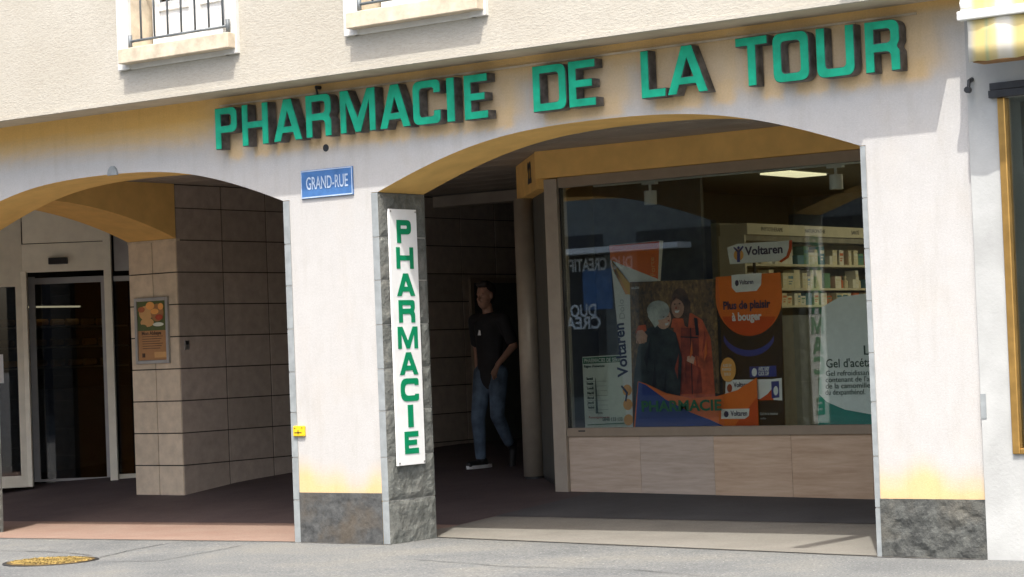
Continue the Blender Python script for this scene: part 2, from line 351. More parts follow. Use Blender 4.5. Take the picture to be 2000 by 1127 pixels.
def curve_mesh(name, loops, extrude, offset=0.0):
    cu = bpy.data.curves.new(name, 'CURVE'); cu.dimensions = '2D'; cu.fill_mode = 'BOTH'; cu.extrude = extrude; cu.offset = offset
    for lp in loops:
        s = cu.splines.new('POLY'); s.points.add(len(lp) - 1); s.use_cyclic_u = True
        for p, q in zip(s.points, lp): p.co = (q[0], q[1], 0, 1)
    o = bpy.data.objects.new(name, cu); col.objects.link(o)
    dg = bpy.context.evaluated_depsgraph_get(); me = bpy.data.meshes.new_from_object(o.evaluated_get(dg), depsgraph=dg)
    bpy.data.objects.remove(o); bpy.data.curves.remove(cu); me.name = name; me.materials.clear(); return me
def text_mesh(name, body, size, bold=0.0, xs=1.0, align='LEFT', shear=0.0, space=1.0, extrude=0.0008):
    cu = bpy.data.curves.new(name, 'FONT'); cu.body = body; cu.size = size; cu.offset = bold; cu.align_x = align; cu.align_y = 'CENTER'; cu.extrude = extrude
    cu.resolution_u = 3; cu.shear = shear; cu.space_character = space
    o = bpy.data.objects.new(name, cu); col.objects.link(o)
    dg = bpy.context.evaluated_depsgraph_get(); me = bpy.data.meshes.new_from_object(o.evaluated_get(dg), depsgraph=dg)
    bpy.data.objects.remove(o); bpy.data.curves.remove(cu); me.materials.clear()
    for v in me.vertices: v.co.x *= xs
    return me
FRONT = Matrix(((1,0,0),(0,0,-1),(0,1,0)))        # text plane -> faces -Y, reads along +X
RIGHT = Matrix(((0,0,1),(1,0,0),(0,1,0)))         # faces +X, reads along +Y
BACKF = Matrix(((-1,0,0),(0,0,1),(0,1,0)))        # faces +Y, reads along -X
def place(me, R, loc, spin=0.0):
    me.transform(R.to_4x4() @ Matrix.Rotation(spin, 4, 'Z')); me.transform(Matrix.Translation(loc)); return me
def lettering(body, size, mat, parent, loc, R=FRONT, name='lettering', spin=0.0, width=None, **k):
    me = text_mesh(name, body, size, **k)
    if width:
        xs = [v.co.x for v in me.vertices]; w = max(xs) - min(xs)
        for v in me.vertices: v.co.x *= width / w
    return obj(name, place(me, R, loc, spin), mat, parent)

# ------------------------------------------------------------------ dimensions
SPRING = 2.595; CROWN = 2.945; TH = 0.54; LIP = 3.444; OVER = 0.38; DADO = 0.378; CEIL = 3.13
BAYS = [(0.943, 4.92), (-3.98, 0.0), (-8.90, -4.92)]                    # arch openings
PIERS = [(0.0, 0.943), (4.92, 5.67), (-4.92, -3.98), (-9.9, -8.90)]
XL, XR = -9.9, 5.67
YG = 3.33                                                               # shop window plane
def arch_z(x):
    for a, b in BAYS:
        if a <= x <= b:
            hs = (b - a) / 2; rise = CROWN - SPRING; R_ = (hs*hs + rise*rise) / (2*rise)
            base = CROWN - R_ + math.sqrt(max(0, R_*R_ - (x-(a+b)/2)**2))
            u = abs(x-(a+b)/2) / hs
            return base + 0.018 * math.sin(math.pi * u) ** 2
    return SPRING
def base_z(x): return 0.0028*x if x > 0 else 0.012*max(x, -7)
def floor_z(x, y):
    k = 0.066 - 0.0085 * max(-6, min(5, x)); d = max(0.0, y - 1.3)
    d = d if d < 2.3 else 2.3 + (d - 2.3) * 0.5
    return base_z(x) + k * min(d, 4.0)

# ------------------------------------------------------------------ ground
def grid_mesh(name, xs, ys, zf):
    v = [(x, y, zf(x, y)) for y in ys for x in xs]; nx = len(xs)
    f = [(j*nx+i, j*nx+i+1, (j+1)*nx+i+1, (j+1)*nx+i) for j in range(len(ys)-1) for i in range(nx-1)]
    me = bpy.data.meshes.new(name); me.from_pydata(v, [], f); me.update()
    for p in me.polygons: p.use_smooth = True
    return me
def ground_z(x, y):
    if y < -12 or abs(x) > 40: return -0.02 if x < 0 else base_z(min(x, 9))
    return base_z(max(-7, min(x, 9)))
xs = [-600, -200, -60] + list(np.arange(-12, 10.1, 1.0)) + [30, 120, 600]
ys = [-600, -200, -60, -20, -12, -8, -4, -2, -1, 0, 0.7, 1.5, 20, 120, 600]
gz = lambda x, y: ground_z(x, y) if y < 1 else (ground_z(x, 0) - 0.3 if y > 1.2 else ground_z(x, y))
street = struct(obj('street', grid_mesh('street', xs, ys, gz), M['asphalt']))

floorxs = list(np.arange(-9.9, 5.75, 0.4)) + [5.67]
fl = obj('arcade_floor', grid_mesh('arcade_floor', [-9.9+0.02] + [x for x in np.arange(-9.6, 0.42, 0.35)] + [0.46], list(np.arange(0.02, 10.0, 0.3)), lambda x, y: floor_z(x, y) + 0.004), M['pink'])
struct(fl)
# inner floors: the red screed again, with the arcade's shade put into its colour
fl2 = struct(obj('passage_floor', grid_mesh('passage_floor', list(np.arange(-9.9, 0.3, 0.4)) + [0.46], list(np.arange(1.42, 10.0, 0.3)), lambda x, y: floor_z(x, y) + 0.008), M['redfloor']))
def apron_front(x): return 0.56 - 0.56 * max(0, min(1, (x - 0.94) / 3.98))
def apron_mesh():
    xs = list(np.linspace(0.46, 5.67, 24)); v = []; f = []
    rows = list(np.linspace(0, 1, 12))
    for r in rows:
        for x in xs:
            y0 = apron_front(x); y = y0 + (1.95 - y0) * r
            v.append((x, y, floor_z(x, y) + 0.006))
    n = len(xs)
    for j in range(len(rows)-1):
        for i in range(n-1): f.append((j*n+i, j*n+i+1, (j+1)*n+i+1, (j+1)*n+i))
    me = bpy.data.meshes.new('concrete_apron'); me.from_pydata(v, [], f); me.update(); return me
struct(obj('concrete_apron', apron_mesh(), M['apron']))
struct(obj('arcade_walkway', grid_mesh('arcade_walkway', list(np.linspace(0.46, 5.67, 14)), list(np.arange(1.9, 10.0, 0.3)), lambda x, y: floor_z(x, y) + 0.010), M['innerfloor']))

# seams and hairline cracks in the asphalt
def seam(pts, w, lab):
    v = []; f = []
    pp = [Vector((p[0], p[1], 0)) for p in pts]; dense = []
    for a, b in zip(pp[:-1], pp[1:]):
        for k in range(8): dense.append(a.lerp(b, k/8))
    dense.append(pp[-1])
    for i, p in enumerate(dense):
        d = (dense[min(i+1, len(dense)-1)] - dense[max(i-1, 0)]).normalized(); n = Vector((-d.y, d.x, 0))
        j = Vector((random.uniform(-.006, .006), random.uniform(-.006, .006), 0)); ww = w * random.uniform(0.5, 1.2)
        for s in (-1, 1):
            q = p + j + n * ww * s; v.append((q.x, q.y, base_z(max(-7, q.x)) + 0.004))
    for i in range(len(dense)-1): f.append((2*i, 2*i+1, 2*i+3, 2*i+2))
    me = bpy.data.meshes.new('tar_seam'); me.from_pydata(v, [], f); me.update()
    return struct(obj('tar_seam', me, M['tar']))
M['tar'] = plain('tar', (0.05, 0.05, 0.05), 0.8)
def gpt(u, v, z=-0.01):
    d = _ray(u, v); p = CAM + d * ((z - CAM[2]) / d[2]); return (p[0], p[1])
seam([gpt(0, 1072), gpt(90, 1075), gpt(150, 1081), gpt(178, 1085)], 0.008, '')
seam([gpt(195, 1090), gpt(250, 1076), gpt(330, 1060), gpt(420, 1056)], 0.007, '')
seam([gpt(200, 1099), gpt(310, 1099), gpt(400, 1082), gpt(470, 1068)], 0.006, '')

M['grime'] = plain('street_grime', (0.075, 0.07, 0.06), 0.95)
M['tar_'] = M['tar']; M['tar'] = M['grime']
seam([(0.95, .555), (2.3, .365), (3.6, .18), (4.91, .0)], 0.012, '')
seam([(-3.97, -.012), (-2.6, -.006), (-1.3, -.012), (-0.01, -.010)], 0.010, '')
seam([(-0.02, -.03), (.3, -.025), (.6, -.03), (0.96, -.02)], 0.014, '')
seam([(4.9, -.03), (5.2, -.03), (5.66, -.032)], 0.014, '')
M['tar'] = M['tar_']
seam([(1.9, -.9), (2.9, -1.15), (3.8, -1.1), (5.1, -1.5)], 0.006, '')

# ------------------------------------------------------------------ arcade building
bld = thing('arcade_building', 'cream stucco building on a faded ochre arcade of flat arches', 'building', (0, 0, 0))

# letters first: their outlines also drive the unfaded paint behind them
LET = [('P',-0.582,0.235),('H',-0.297,0.275),('A',0.028,0.295),('R',0.360,0.255),('M',0.700,0.345),('A',1.080,0.295),('C',1.396,0.258),('I',1.708,0.075),('E',1.866,0.213),
       ('D',2.470,0.285),('E',2.775,0.225),('L',3.367,0.195),('A',3.572,0.32),('T',4.105,0.24),('O',4.380,0.265),('U',4.696,0.272),('R',5.040,0.242)]
LZ0, LZ1 = 3.032, 3.352; LH = LZ1 - LZ0
letter_loops = []
for ch, x, w in LET:
    lw = w / LH; t = 0.205
    if ch == 'I': t = lw
    letter_loops.append([[(q[0]*LH, q[1]*LH) for q in fillet(lp)] for lp in glyph(ch, lw, t, 0.20)])

def ochre_field(xs, zs):
    """how much of the original ochre survives: sheltered under the overhang, behind the letters and low on the piers"""
    X, Z = np.meshgrid(xs, zs)
    rng = np.random.RandomState(3)
    f = np.zeros_like(X)
    # shelter under the overhang
    edge = 3.17 + 0.02 * np.sin(X * 1.7) + np.where(X < -0.7, -0.06, 0.0) + np.clip((X - 4.9) * 0.08, 0, 0.2)
    f = np.clip((Z - edge + .08) / 0.30, 0, 1) * np.clip(1.0 - (X + 0.9) * 0.9, 0.62, 1.0)
    f = np.maximum(f, np.clip((Z - 3.33) / 0.1, 0, 1) * 0.9)
    # sheltered patch just below and behind every letter
    for (ch, x, w), loops in zip(LET, letter_loops):
        for lp in loops[:1]:
            lo = min(q[1] for q in lp)
            for (a, b), (c, d) in zip(lp, lp[1:] + lp[:1]):
                if b < lo + 0.03 and d < lo + 0.03 and abs(c - a) > 0.03:
                    x0, x1 = x + min(a, c) + 0.06, x + max(a, c) + 0.10
                    dx = np.maximum(np.maximum(x0 - X, X - x1), 0) / 0.06
                    dz = np.maximum(np.maximum(LZ0 - 0.05 - Z, Z - LZ0 - 0.06), 0) / 0.045
                    f = np.maximum(f, 0.55 * np.exp(-(dx**2 + dz**2)))
            g = np.maximum(np.maximum(x + 0.05 - X, X - x - w - 0.1), 0) / 0.20
            h = np.maximum(np.maximum(LZ0 + 0.05 - Z, Z - LZ1), 0) / 0.10
            f = np.maximum(f, 0.50 * np.exp(-(g**2 + h**2)))
    # unfaded ochre at the foot of the piers
    foot = 0.50 + 0.05 * np.sin(X * 6.1 + 1.0) + 0.03 * np.sin(X * 17)
    lowf = np.clip((foot + 0.12 - Z) / 0.20, 0, 1) * 0.62
    f = np.where(Z < 1.0, np.maximum(f, lowf), f)
    return f
def painted_grid(name, xs, bottoms, top, rows, y, parent):
    nx = len(xs); v = []; fr = np.linspace(0, 1, rows + 1)
    for r in fr:
        for x, b in zip(xs, bottoms): v.append((x, y, b + (top - b) * r))
    f = [(j*nx+i, j*nx+i+1, (j+1)*nx+i+1, (j+1)*nx+i) for j in range(rows) for i in range(nx-1)]
    me = bpy.data.meshes.new(name); me.from_pydata(v, [], f); me.update()
    A_ = me.attributes.new('ochre', 'FLOAT', 'POINT')
    vals = np.array([0.0] * len(v)); arr = np.array(v)
    for j in range(rows + 1):
        seg = arr[j*nx:(j+1)*nx]
        vals[j*nx:(j+1)*nx] = ochre_at(seg[:, 0], seg[:, 2])
    A_.data.foreach_set('value', vals)
    return obj(name, me, M['paint'], parent)
GX = np.arange(XL, XR + 0.02, 0.02); GZ = np.arange(0.3, 3.5, 0.02)
GF = ochre_field(GX, GZ)
def ochre_at(x, z):
    i = np.clip(((x - XL) / 0.02).round().astype(int), 0, len(GX)-1); j = np.clip(((z - 0.3) / 0.02).round().astype(int), 0, len(GZ)-1)
    return GF[j, i]

bandx = sorted(set([round(x, 4) for x in np.arange(XL, XR, 0.03)] + [XR] + [e for b in BAYS for e in b]))
painted_grid('arcade_wall', bandx, [arch_z(x) for x in bandx], LIP, 34, 0.0, bld)
for a, b in BAYS:                                                       # arch undersides and the wall's inner face
    xs_ = np.linspace(a, b, 60); mb = MB(); n = len(xs_)
    v = [(x, 0.0, arch_z(x)) for x in xs_] + [(x, TH, arch_z(x)) for x in xs_] + [(x, TH, CEIL) for x in xs_]
    f = [(i, i+1, n+i+1, n+i) for i in range(n-1)] + [(n+i, n+i+1, 2*n+i+1, 2*n+i) for i in range(n-1)]
    mb.add(v, f).obj('arch_soffit', M['ochre'], bld, smooth=False)
for i, (a, b) in enumerate(PIERS):
    sa, sb = a + 0.063, (b - 0.063 if i != 1 else b)
    if i == 1: sa = a + 0.037
    boxo('pier_core', M['ochre'], bld, sa + .002, sb - .002, 0.004, TH, -0.1, SPRING - 0.002)
    boxo('pier_head', M['ochre'], bld, a + .001, b - .001, 0.004, TH, SPRING - 0.001, CEIL)
    painted_grid('pier_plaster', np.arange(sa, sb + 0.001, (sb - sa) / 24), [DADO] * 25, SPRING, 60, 0.0, bld)
    # rough dado
    mb = MB(); nx, nz = 46, 22; amp = 0.004 if i == 0 else 0.013
    vv = []
    for j in range(nz + 1):
        for k in range(nx + 1):
            x = sa + (sb - sa) * k / nx; z = -0.08 + (DADO + 0.08) * j / nz
            e = min(k, nx - k, nz - j) / 3.0
            d = mnoise.fractal(Vector((x * 9, 3.1 * i, z * 9)), 0.9, 2.0, 5) * amp * min(1, e)
            vv.append((x, -0.006 - max(-0.004, d + amp * .4), z))
    ff = [(j*(nx+1)+k, j*(nx+1)+k+1, (j+1)*(nx+1)+k+1, (j+1)*(nx+1)+k) for j in range(nz) for k in range(nx)]
    n0 = len(vv)
    vv += [(x_, 0.05, z_) for x_, y_, z_ in vv[nz*(nx+1):]]
    ff += [(nz*(nx+1)+k, nz*(nx+1)+k+1, n0+k+1, n0+k) for k in range(nx)]
    mb.add(vv, ff).obj('dado', M['dado'] if i == 0 else M['split'], bld)
# rock-faced cladding blocks on the flanks of the piers
JZ = [-0.08, 0.32, 0.642, 0.982, 1.291, 1.617, 1.945, 2.263, SPRING]
def block(x0, x1, z0, z1, face, seed):
    mb = MB(); ny, nz = 22, 14; g = 0.004
    z0 += g; z1 -= g
    xf = x1 if face > 0 else x0; v = []
    for j in range(nz + 1):
        for k in range(ny + 1):
            y = -0.004 + (TH + 0.004) * k / ny; z = z0 + (z1 - z0) * j / nz
            e = min(k, ny - k, j, nz - j)
            d = (mnoise.fractal(Vector((seed * 7.7, y * 6, z * 6)), 0.8, 2.1, 5) * 0.011 + 0.008) * min(1, e / 1.5)
            v.append((xf + face * d, y, z))
    f = [(j*(ny+1)+k, j*(ny+1)+k+1, (j+1)*(ny+1)+k+1, (j+1)*(ny+1)+k) for j in range(nz) for k in range(ny)]
    mb.add(v, f, 0)
    xb = x0 if face > 0 else x1
    y0, y1 = -0.004, TH
    mb.add([(xb,y0,z0),(xf,y0,z0),(xf,y0,z1),(xb,y0,z1)], [(0,1,2,3)], 1)
    mb.add([(xb,y1,z0),(xf,y1,z0),(xf,y1,z1),(xb,y1,z1)], [(0,1,2,3)], 1)
    mb.add([(xb,y0,z1),(xf,y0,z1),(xf,y1,z1),(xb,y1,z1)], [(0,1,2,3)], 1)
    mb.add([(xb,y0,z0),(xf,y0,z0),(xf,y1,z0),(xb,y1,z0)], [(0,1,2,3)], 1)
    mb.obj('stone_block', [M['block'], M['sawn']], bld)
sd = 0
for i, (a, b) in enumerate(PIERS[:3]):
    for k in range(len(JZ) - 1):
        sd += 1
        wl_ = 0.063 if i != 1 else 0.037
        block(a, a + wl_, JZ[k], JZ[k+1], -1, sd)
        if i != 1: block(b - 0.063, b, JZ[k], JZ[k+1], 1, sd + 50)
    for xa, xb in ([(a + 0.004, a + .062 if i != 1 else a + .036)] + ([(b - 0.062, b - 0.004)] if i != 1 else [])):
        boxo('mortar_bed', M['mortar'], bld, xa, xb, 0.0, TH - 0.004, -0.08, SPRING - 0.005)

# overhanging upper storey with window openings
WIN = [-0.69, 1.66]
YU = -OVER; TOP = 9.0; OZ0, OZ1 = 3.80, 5.75
xc = [XL]; 
for c in WIN: xc += [c - 0.50, c + 0.50]
xc += [XR]
mb = MB()
for i in range(len(xc) - 1):
    opening = i % 2 == 1
    for z0, z1 in ((LIP, OZ0), (OZ0, OZ1), (OZ1, TOP)):
        if opening and z0 == OZ0: continue
        mb.add([(xc[i],YU,z0),(xc[i+1],YU,z0),(xc[i+1],YU,z1),(xc[i],YU,z1)], [(0,1,2,3)])
mb.obj('upper_wall', M['stucco'], bld)
mb = MB()
mb.add([(XL,YU,LIP),(XR,YU,LIP),(XR,0,LIP),(XL,0,LIP)], [(0,1,2,3)])
mb.add([(XL,YU,LIP),(XL,YU,TOP),(XL,9,TOP),(XL,9,LIP)], [(0,1,2,3)])
mb.add([(XR,YU,LIP),(XR,YU,TOP),(XR,9,TOP),(XR,9,LIP)], [(0,1,2,3)])
mb.obj('overhang_soffit', M['soffit'], bld)
boxo('roof', M['ochre'], bld, XL, XR, YU, 10, TOP, TOP + 0.2)
boxo('arris_bead', M['stucco'], bld, XL, XR, YU - 0.012, YU + 0.03, LIP - 0.006, LIP + 0.02)
for c in WIN:
    mb = MB()                                                           # reveals
    for x in (c - 0.5, c + 0.5): mb.add([(x,YU,OZ0),(x,YU+.26,OZ0),(x,YU+.26,OZ1),(x,YU,OZ1)], [(0,1,2,3)])
    mb.add([(c-.5,YU,OZ0),(c+.5,YU,OZ0),(c+.5,YU+.26,OZ0),(c-.5,YU+.26,OZ0)], [(0,1,2,3)])
    mb.add([(c-.5,YU,OZ1),(c+.5,YU,OZ1),(c+.5,YU+.26,OZ1),(c-.5,YU+.26,OZ1)], [(0,1,2,3)])
    w = mb.obj('upper_window', M['sill'], bld)
    boxo('surround', M['surround'], w, c - 0.633, c - 0.502, YU - 0.034, YU + 0.02, 3.697, OZ1 + .1, bevel=0.004)
    boxo('surround', M['surround'], w, c + 0.515, c + 0.655, YU - 0.034, YU + 0.02, 3.697, OZ1 + .1, bevel=0.004)
    boxo('sill', M['sill'], w, c - 0.545, c + 0.640, YU - 0.112, YU + 0.2, 3.735, 3.85, bevel=0.006)
    boxo('apron_strip', M['surround'], w, c - 0.55, c + 0.55, YU - 0.02, YU + 0.01, 3.697, 3.734)
    yw = YU + 0.20
    mb = MB()
    mb.box(c-.47, c-.40, yw, yw+.05, 3.86, OZ1).box(c+.40, c+.47, yw, yw+.05, 3.86, OZ1).box(c-.055, c+.055, yw-.012, yw+.05, 3.86, OZ1)
    mb.box(c-.40, c+.40, yw, yw+.05, 3.86, 3.93).box(c-.40, c+.40, yw, yw+.05, 4.16, 4.23)
    mb.box(c-.40, c+.40, yw+.02, yw+.045, 3.93, 4.16)
    mb.box(c-.33, c-.11, yw+.008, yw+.03, 3.96, 4.12).box(c+.11, c+.33, yw+.008, yw+.03, 3.96, 4.12)
    mb.obj('casement', M['whitewood'], w, bevel=0.004)
    for s in (-1, 1): boxo('pane', M['glass'], w, c + s*.055, c + s*.40, yw + .02, yw + .026, 4.23, OZ1)
    boxo('curtain', M['whitepanel'], w, c - .4, c + .4, yw + .15, yw + .16, 4.0, OZ1)
    boxo('room', M['dark'], w, c - .5, c + .5, yw + .5, yw + .52, 3.8, OZ1)
    yr = YU - 0.06
    mb = MB()
    mb.tube((c-.46,yr,3.905), (c+.60,yr,3.905), .011, n=8).tube((c-.46,yr,4.75), (c+.60,yr,4.75), .013, n=8)
    x = c - 0.33
    while x < c + 0.58: mb.tube((x,yr,3.905), (x,yr,4.75), .0085, n=6); x += 0.146
    mb.tube((c-.455,yr,3.85), (c-.455,yr,3.955), .016, n=8).tube((c+.595,yr,3.85), (c+.595,yr,3.955), .016, n=8)
    mb.obj('railing', M['railmetal'], w, smooth=True)

# arcade ceiling of long boards
slab = boxo('ceiling_slab', M['dark'], bld, XL, XR, TH, 10.0, CEIL + 0.02, CEIL + 0.12)
k = 0; y = TH + 0.004
while y < 6.6:
    boxo('ceiling_board', M['boards'], bld, XL + .02, XR - .02, y, y + 0.142, CEIL + 0.001 * (k % 3), CEIL + 0.018); y += 0.149; k += 1
boxo('passage_ceiling', M['darkpanel'], bld, XL + .02, 0.2, y, 9.9, CEIL, CEIL + 0.018)  # ceiling colour darkened here to stand for the deep passage's shade
# party walls and back wall close the arcade
boxo('party_wall', M['ochre'], bld, XR - 0.08, XR - 0.02, TH, 9.9, -0.1, CEIL)
boxo('end_wall', M['ochre'], bld, XL, XL + 0.1, TH, 9.9, -0.2, CEIL)
boxo('back_wall', M['darkpanel'], bld, -4.0, -0.9, 9.4, 9.6, 0.0, CEIL)  # back wall coloured dark to deepen the passage's shade

# cross wall: arch towards the street, stone tiles towards the passage
XW = -4.0; XW2 = -4.67; YC = 2.80
def tz(y):                                                               # cross arch outline
    a, b = 0.10, YC; mid = 0.95; hs = b - mid; rise = 2.93 - 2.60
    R_ = (hs*hs + rise*rise) / (2*rise)
    if y < mid: return 2.93
    return 2.93 - R_ + math.sqrt(max(0, R_*R_ - (y - mid)**2))
ys_ = np.linspace(TH, YC, 40); n = len(ys_)
mb = MB()
for x in (XW, XW2):
    mb.add([(x, y, tz(y)) for y in ys_] + [(x, y, CEIL) for y in ys_], [(i, i+1, n+i+1, n+i) for i in range(n-1)])
cw = mb.obj('cross_wall', M['ochre'], bld)
MB().add([(XW, y, tz(y)) for y in ys_] + [(XW2, y, tz(y)) for y in ys_], [(i, i+1, n+i+1, n+i) for i in range(n-1)]).obj('cross_arch_soffit', M['ochre'], bld)
tw = boxo('tile_wall', M['grout'], bld, XW2 + .012, XW - 0.012, YC + .012, 9.4, -0.2, CEIL - 0.001)
ROWS = [0.085 + 0.3125 * k for k in range(-1, 11)]
def tile_mesh(sx, sy, sz, nm, mt):
    me = MB().box(-sx/2, sx/2, -sy/2, sy/2, -sz/2, sz/2).mesh(nm); me.materials.append(mt); return me
tA = tile_mesh(0.012, 0.620, 0.301, 'tile', M['tile']); tB = tile_mesh(0.323, 0.012, 0.301, 'tile', M['tilelit']); tTop = tile_mesh(0.012, 0.632, 0.110, 'tile', M['tile'])
for r, z in enumerate(ROWS[:-1]):
    zc = z + 0.156
    if zc + .156 > CEIL: continue
    for q in range(10):
        o = obj('tile', tA, None, tw); o.location = (XW - 0.006 + random.uniform(-.0012, .0012), YC + 0.322 + q * 0.64, zc)
    if z < 2.5:
        for q in range(2):
            o = obj('tile', tB, None, tw); o.location = (XW - 0.168 - q * 0.334, YC + 0.006 + random.uniform(-.001, .001), zc)
ztop = 2.8975
tTop = tile_mesh(0.012, 0.620, 0.218, 'tile', M['tile'])
for q in range(10):
    o = obj('tile', tTop, None, tw); o.location = (XW - 0.006, YC + 0.322 + q * 0.64, ztop + .004 + .109)
boxo('cornice', M['sill'], tw, XW2 - .004, XW + .004, YC - 0.004, YC + 0.05, 2.575, 2.598)
# service door in the tiled wall, deep in the passage
dr = boxo('service_door', M['darkpanel'], bld, XW, XW + 0.02, 7.45, 8.35, floor_z(XW, 7.9), 2.17)
boxo('door_frame', M['bronze'], dr, XW, XW + 0.035, 7.39, 7.45, floor_z(XW, 7.9), 2.23)
boxo('door_frame', M['bronze'], dr, XW, XW + 0.035, 7.45, 8.41, 2.17, 2.23)
boxo('ceiling_beam', M['boards'], bld, XW + .002, -1.0, 6.8, 7.0, 3.01, CEIL - .002)

# ------------------------------------------------------------------ shop sign letters
sg = thing('shop_sign', 'row of raised green letters PHARMACIE DE LA TOUR on dark casings above the arches', 'sign', (2.3, -0.02, LZ0))
boxo('mounting_rail', M['sill'], sg, -0.62, 5.35, -0.016, -0.003, LZ1 + 0.020, LZ1 + 0.034)
for (ch, x, w), loops in zip(LET, letter_loops):
    me = curve_mesh('letter', loops, 0.043)
    dz = 0.004 * math.sin(x * 2.1)
    letter = obj('letter', place(me, FRONT, (x, -0.064, LZ0 + dz)), M['casing'], sg)
    me = curve_mesh('letter_face', loops, 0.003, -0.0045)
    obj('letter_face', place(me, FRONT, (x, -0.112, LZ0 + dz)), M['green'], letter)

# ------------------------------------------------------------------ vertical sign on the pier flank
vsg = thing('pier_sign', 'tall white board on the pier flank with green letters PHARMACIE reading downwards', 'sign', (0.97, 0.24, 0.57))
boxo('board', M['whitepanel'], vsg, 0.958, 0.976, 0.080, 0.398, 0.572, 2.471, bevel=0.002)
# letter tops measured along the board
for ch, yt, yb, w in [('P',430,475,.155),('H',483,525,.185),('A',534,578,.195),('R',586,630,.175),('M',638,681,.215),('A',688,732,.200),('C',739,784,.195),('I',791,835,.055),('E',843,887,.150)]:
    zt = onX(795, yt, .978)[2]; zb = onX(795, yb, .978)[2]; hgt = zt - zb
    w *= 1.08 if ch != 'I' else 1.15; lw = w / hgt; t = 0.275
    if ch == 'I': t = lw
    loops = [[(q[0]*hgt, q[1]*hgt) for q in fillet(lp)] for lp in glyph(ch, lw, t, 0.26 if ch != 'C' else 0.40)]
    me = curve_mesh('letter', loops, 0.001)
    obj('letter', place(me, RIGHT, (0.978, 0.243 - w/2, zb)), M['greenprint'], vsg)
mb = MB()
for y in (0.095, 0.383):
    for z in (0.59, 2.453): mb.tube((0.976, y, z), (0.981, y, z), 0.007, n=8)
mb.obj('screw', M['steel'], vsg)

# ------------------------------------------------------------------ street name plate
c4 = [onY(*p, -0.012) for p in ((589.5,333),(690,325),(691,381),(592,389))]
ss = thing('street_sign', 'blue enamel street name plate GRAND-RUE on the pier', 'sign', (0.46, -0.012, 2.585))
x0, x1 = 0.198, 0.715; z0, z1 = 2.592, 2.806
rot = math.radians(-0.6)
mb = MB(); mb.box(x0, x1, -0.014, -0.001, z0, z1); mb.obj('plate', M['blueenamel'], ss, bevel=0.004)
mb = MB(); e = 0.007
for b_ in ((x0+.004,x1-.004,z1-.011,z1-.004),(x0+.004,x1-.004,z0+.004,z0+.013),(x0+.004,x0+.010,z0+.013,z1-.011),(x1-.010,x1-.004,z0+.013,z1-.011)): mb.box(b_[0], b_[1], -0.0165, -0.0142, b_[2], b_[3])
mb.obj('border', M['enameltext'], ss)
lettering('GRAND-RUE', 0.135, M['enameltext'], ss, (0.252, -0.0165, 2.700), bold=0.0012, width=0.415)

# little plates and fittings on the facade
yb = thing('marker_plate', 'small yellow marker plate low on the left edge of the middle pier', 'plate', (0.09, 0, 0.80))
boxo('plate', M['yellow'], yb, 0.034, 0.148, -0.022, -0.001, 0.803, 0.882, bevel=0.006)
mb = MB(); mb.box(0.052, 0.122, -0.0245, -0.0222, 0.829, 0.834).box(0.085, 0.091, -0.0245, -0.0222, 0.816, 0.850).box(0.046,0.062,-0.0245,-0.0222,0.864,0.868).box(0.122,0.132,-0.0245,-0.0222,0.864,0.870)
mb.obj('printed_mark', M['black'], yb)
tag(MB().tube((0.452, -0.004, 2.962), (0.452, 0.03, 2.962), 0.028, n=16).obj('wall_vent', M['darkmetal']), 'small round dark vent in the wall under the letter R', 'vent')
tag(MB().tube((0.418, -0.002, 3.418), (0.418, -0.05, 3.418), 0.014, n=8).tube((0.418,-0.05,3.418),(0.44,-0.06,3.36),0.008,n=6).obj('wall_hook', M['darkmetal']), 'small dark hook at the top of the wall above the letter R', 'hook')
mb = MB(); pts = [(-1.85 + 0.055*math.cos(t), 2.935 + 0.075*max(0, math.sin(t))) for t in np.linspace(0, math.pi, 12)]
mb.prismY(pts, -0.02, -0.001); tag(mb.obj('wall_lug', M['sawn']), 'small grey half-round lug above the crown of the left arch', 'lug')

# ------------------------------------------------------------------ menu board on the tiled jamb
mf = thing('menu_board', 'narrow framed food poster hung on the lit tiled jamb', 'poster', (-4.33, YC, 1.40))
q0 = onY(265, 583, YC); q1 = onY(336, 709, YC)
fx0, fx1 = q0[0], q1[0] - .01; fz1, fz0 = q0[2], q1[2]
mb = MB(); e = 0.035; yy = YC - 0.002
mb.box(fx0, fx0+e, yy-.028, yy, fz0, fz1).box(fx1-e, fx1, yy-.028, yy, fz0, fz1).box(fx0+e, fx1-e, yy-.028, yy, fz0, fz0+e).box(fx0+e, fx1-e, yy-.028, yy, fz1-e, fz1)
mb.obj('frame', M['steel'], mf, bevel=0.004)
W_ = fx1 - fx0; H_ = fz1 - fz0
boxo('sheet', P['bottom'], mf, fx0+e, fx1-e, yy-.012, yy-.002, fz0+e, fz1-e)
def flatpoly(name, pts, y, mat, parent, th=0.001):
    return MB().prismY(pts, y - th, y).obj(name, mat, parent)
def ell(cx, cz, rx, rz, n=20, a0=0, a1=2*math.pi):
    return [(cx + rx*math.cos(a0+(a1-a0)*i/n), cz + rz*math.sin(a0+(a1-a0)*i/n)) for i in range(n)]
fx = lambda u: fx0 + e + (W_ - 2*e)*u
fz = lambda v: fz0 + e + (H_ - 2*e)*v
y_ = yy - .013
flatpoly('picture', [(fx(0),fz(.5)),(fx(1),fz(.5)),(fx(1),fz(1)),(fx(0),fz(1))], y_, P['leaf'], mf)
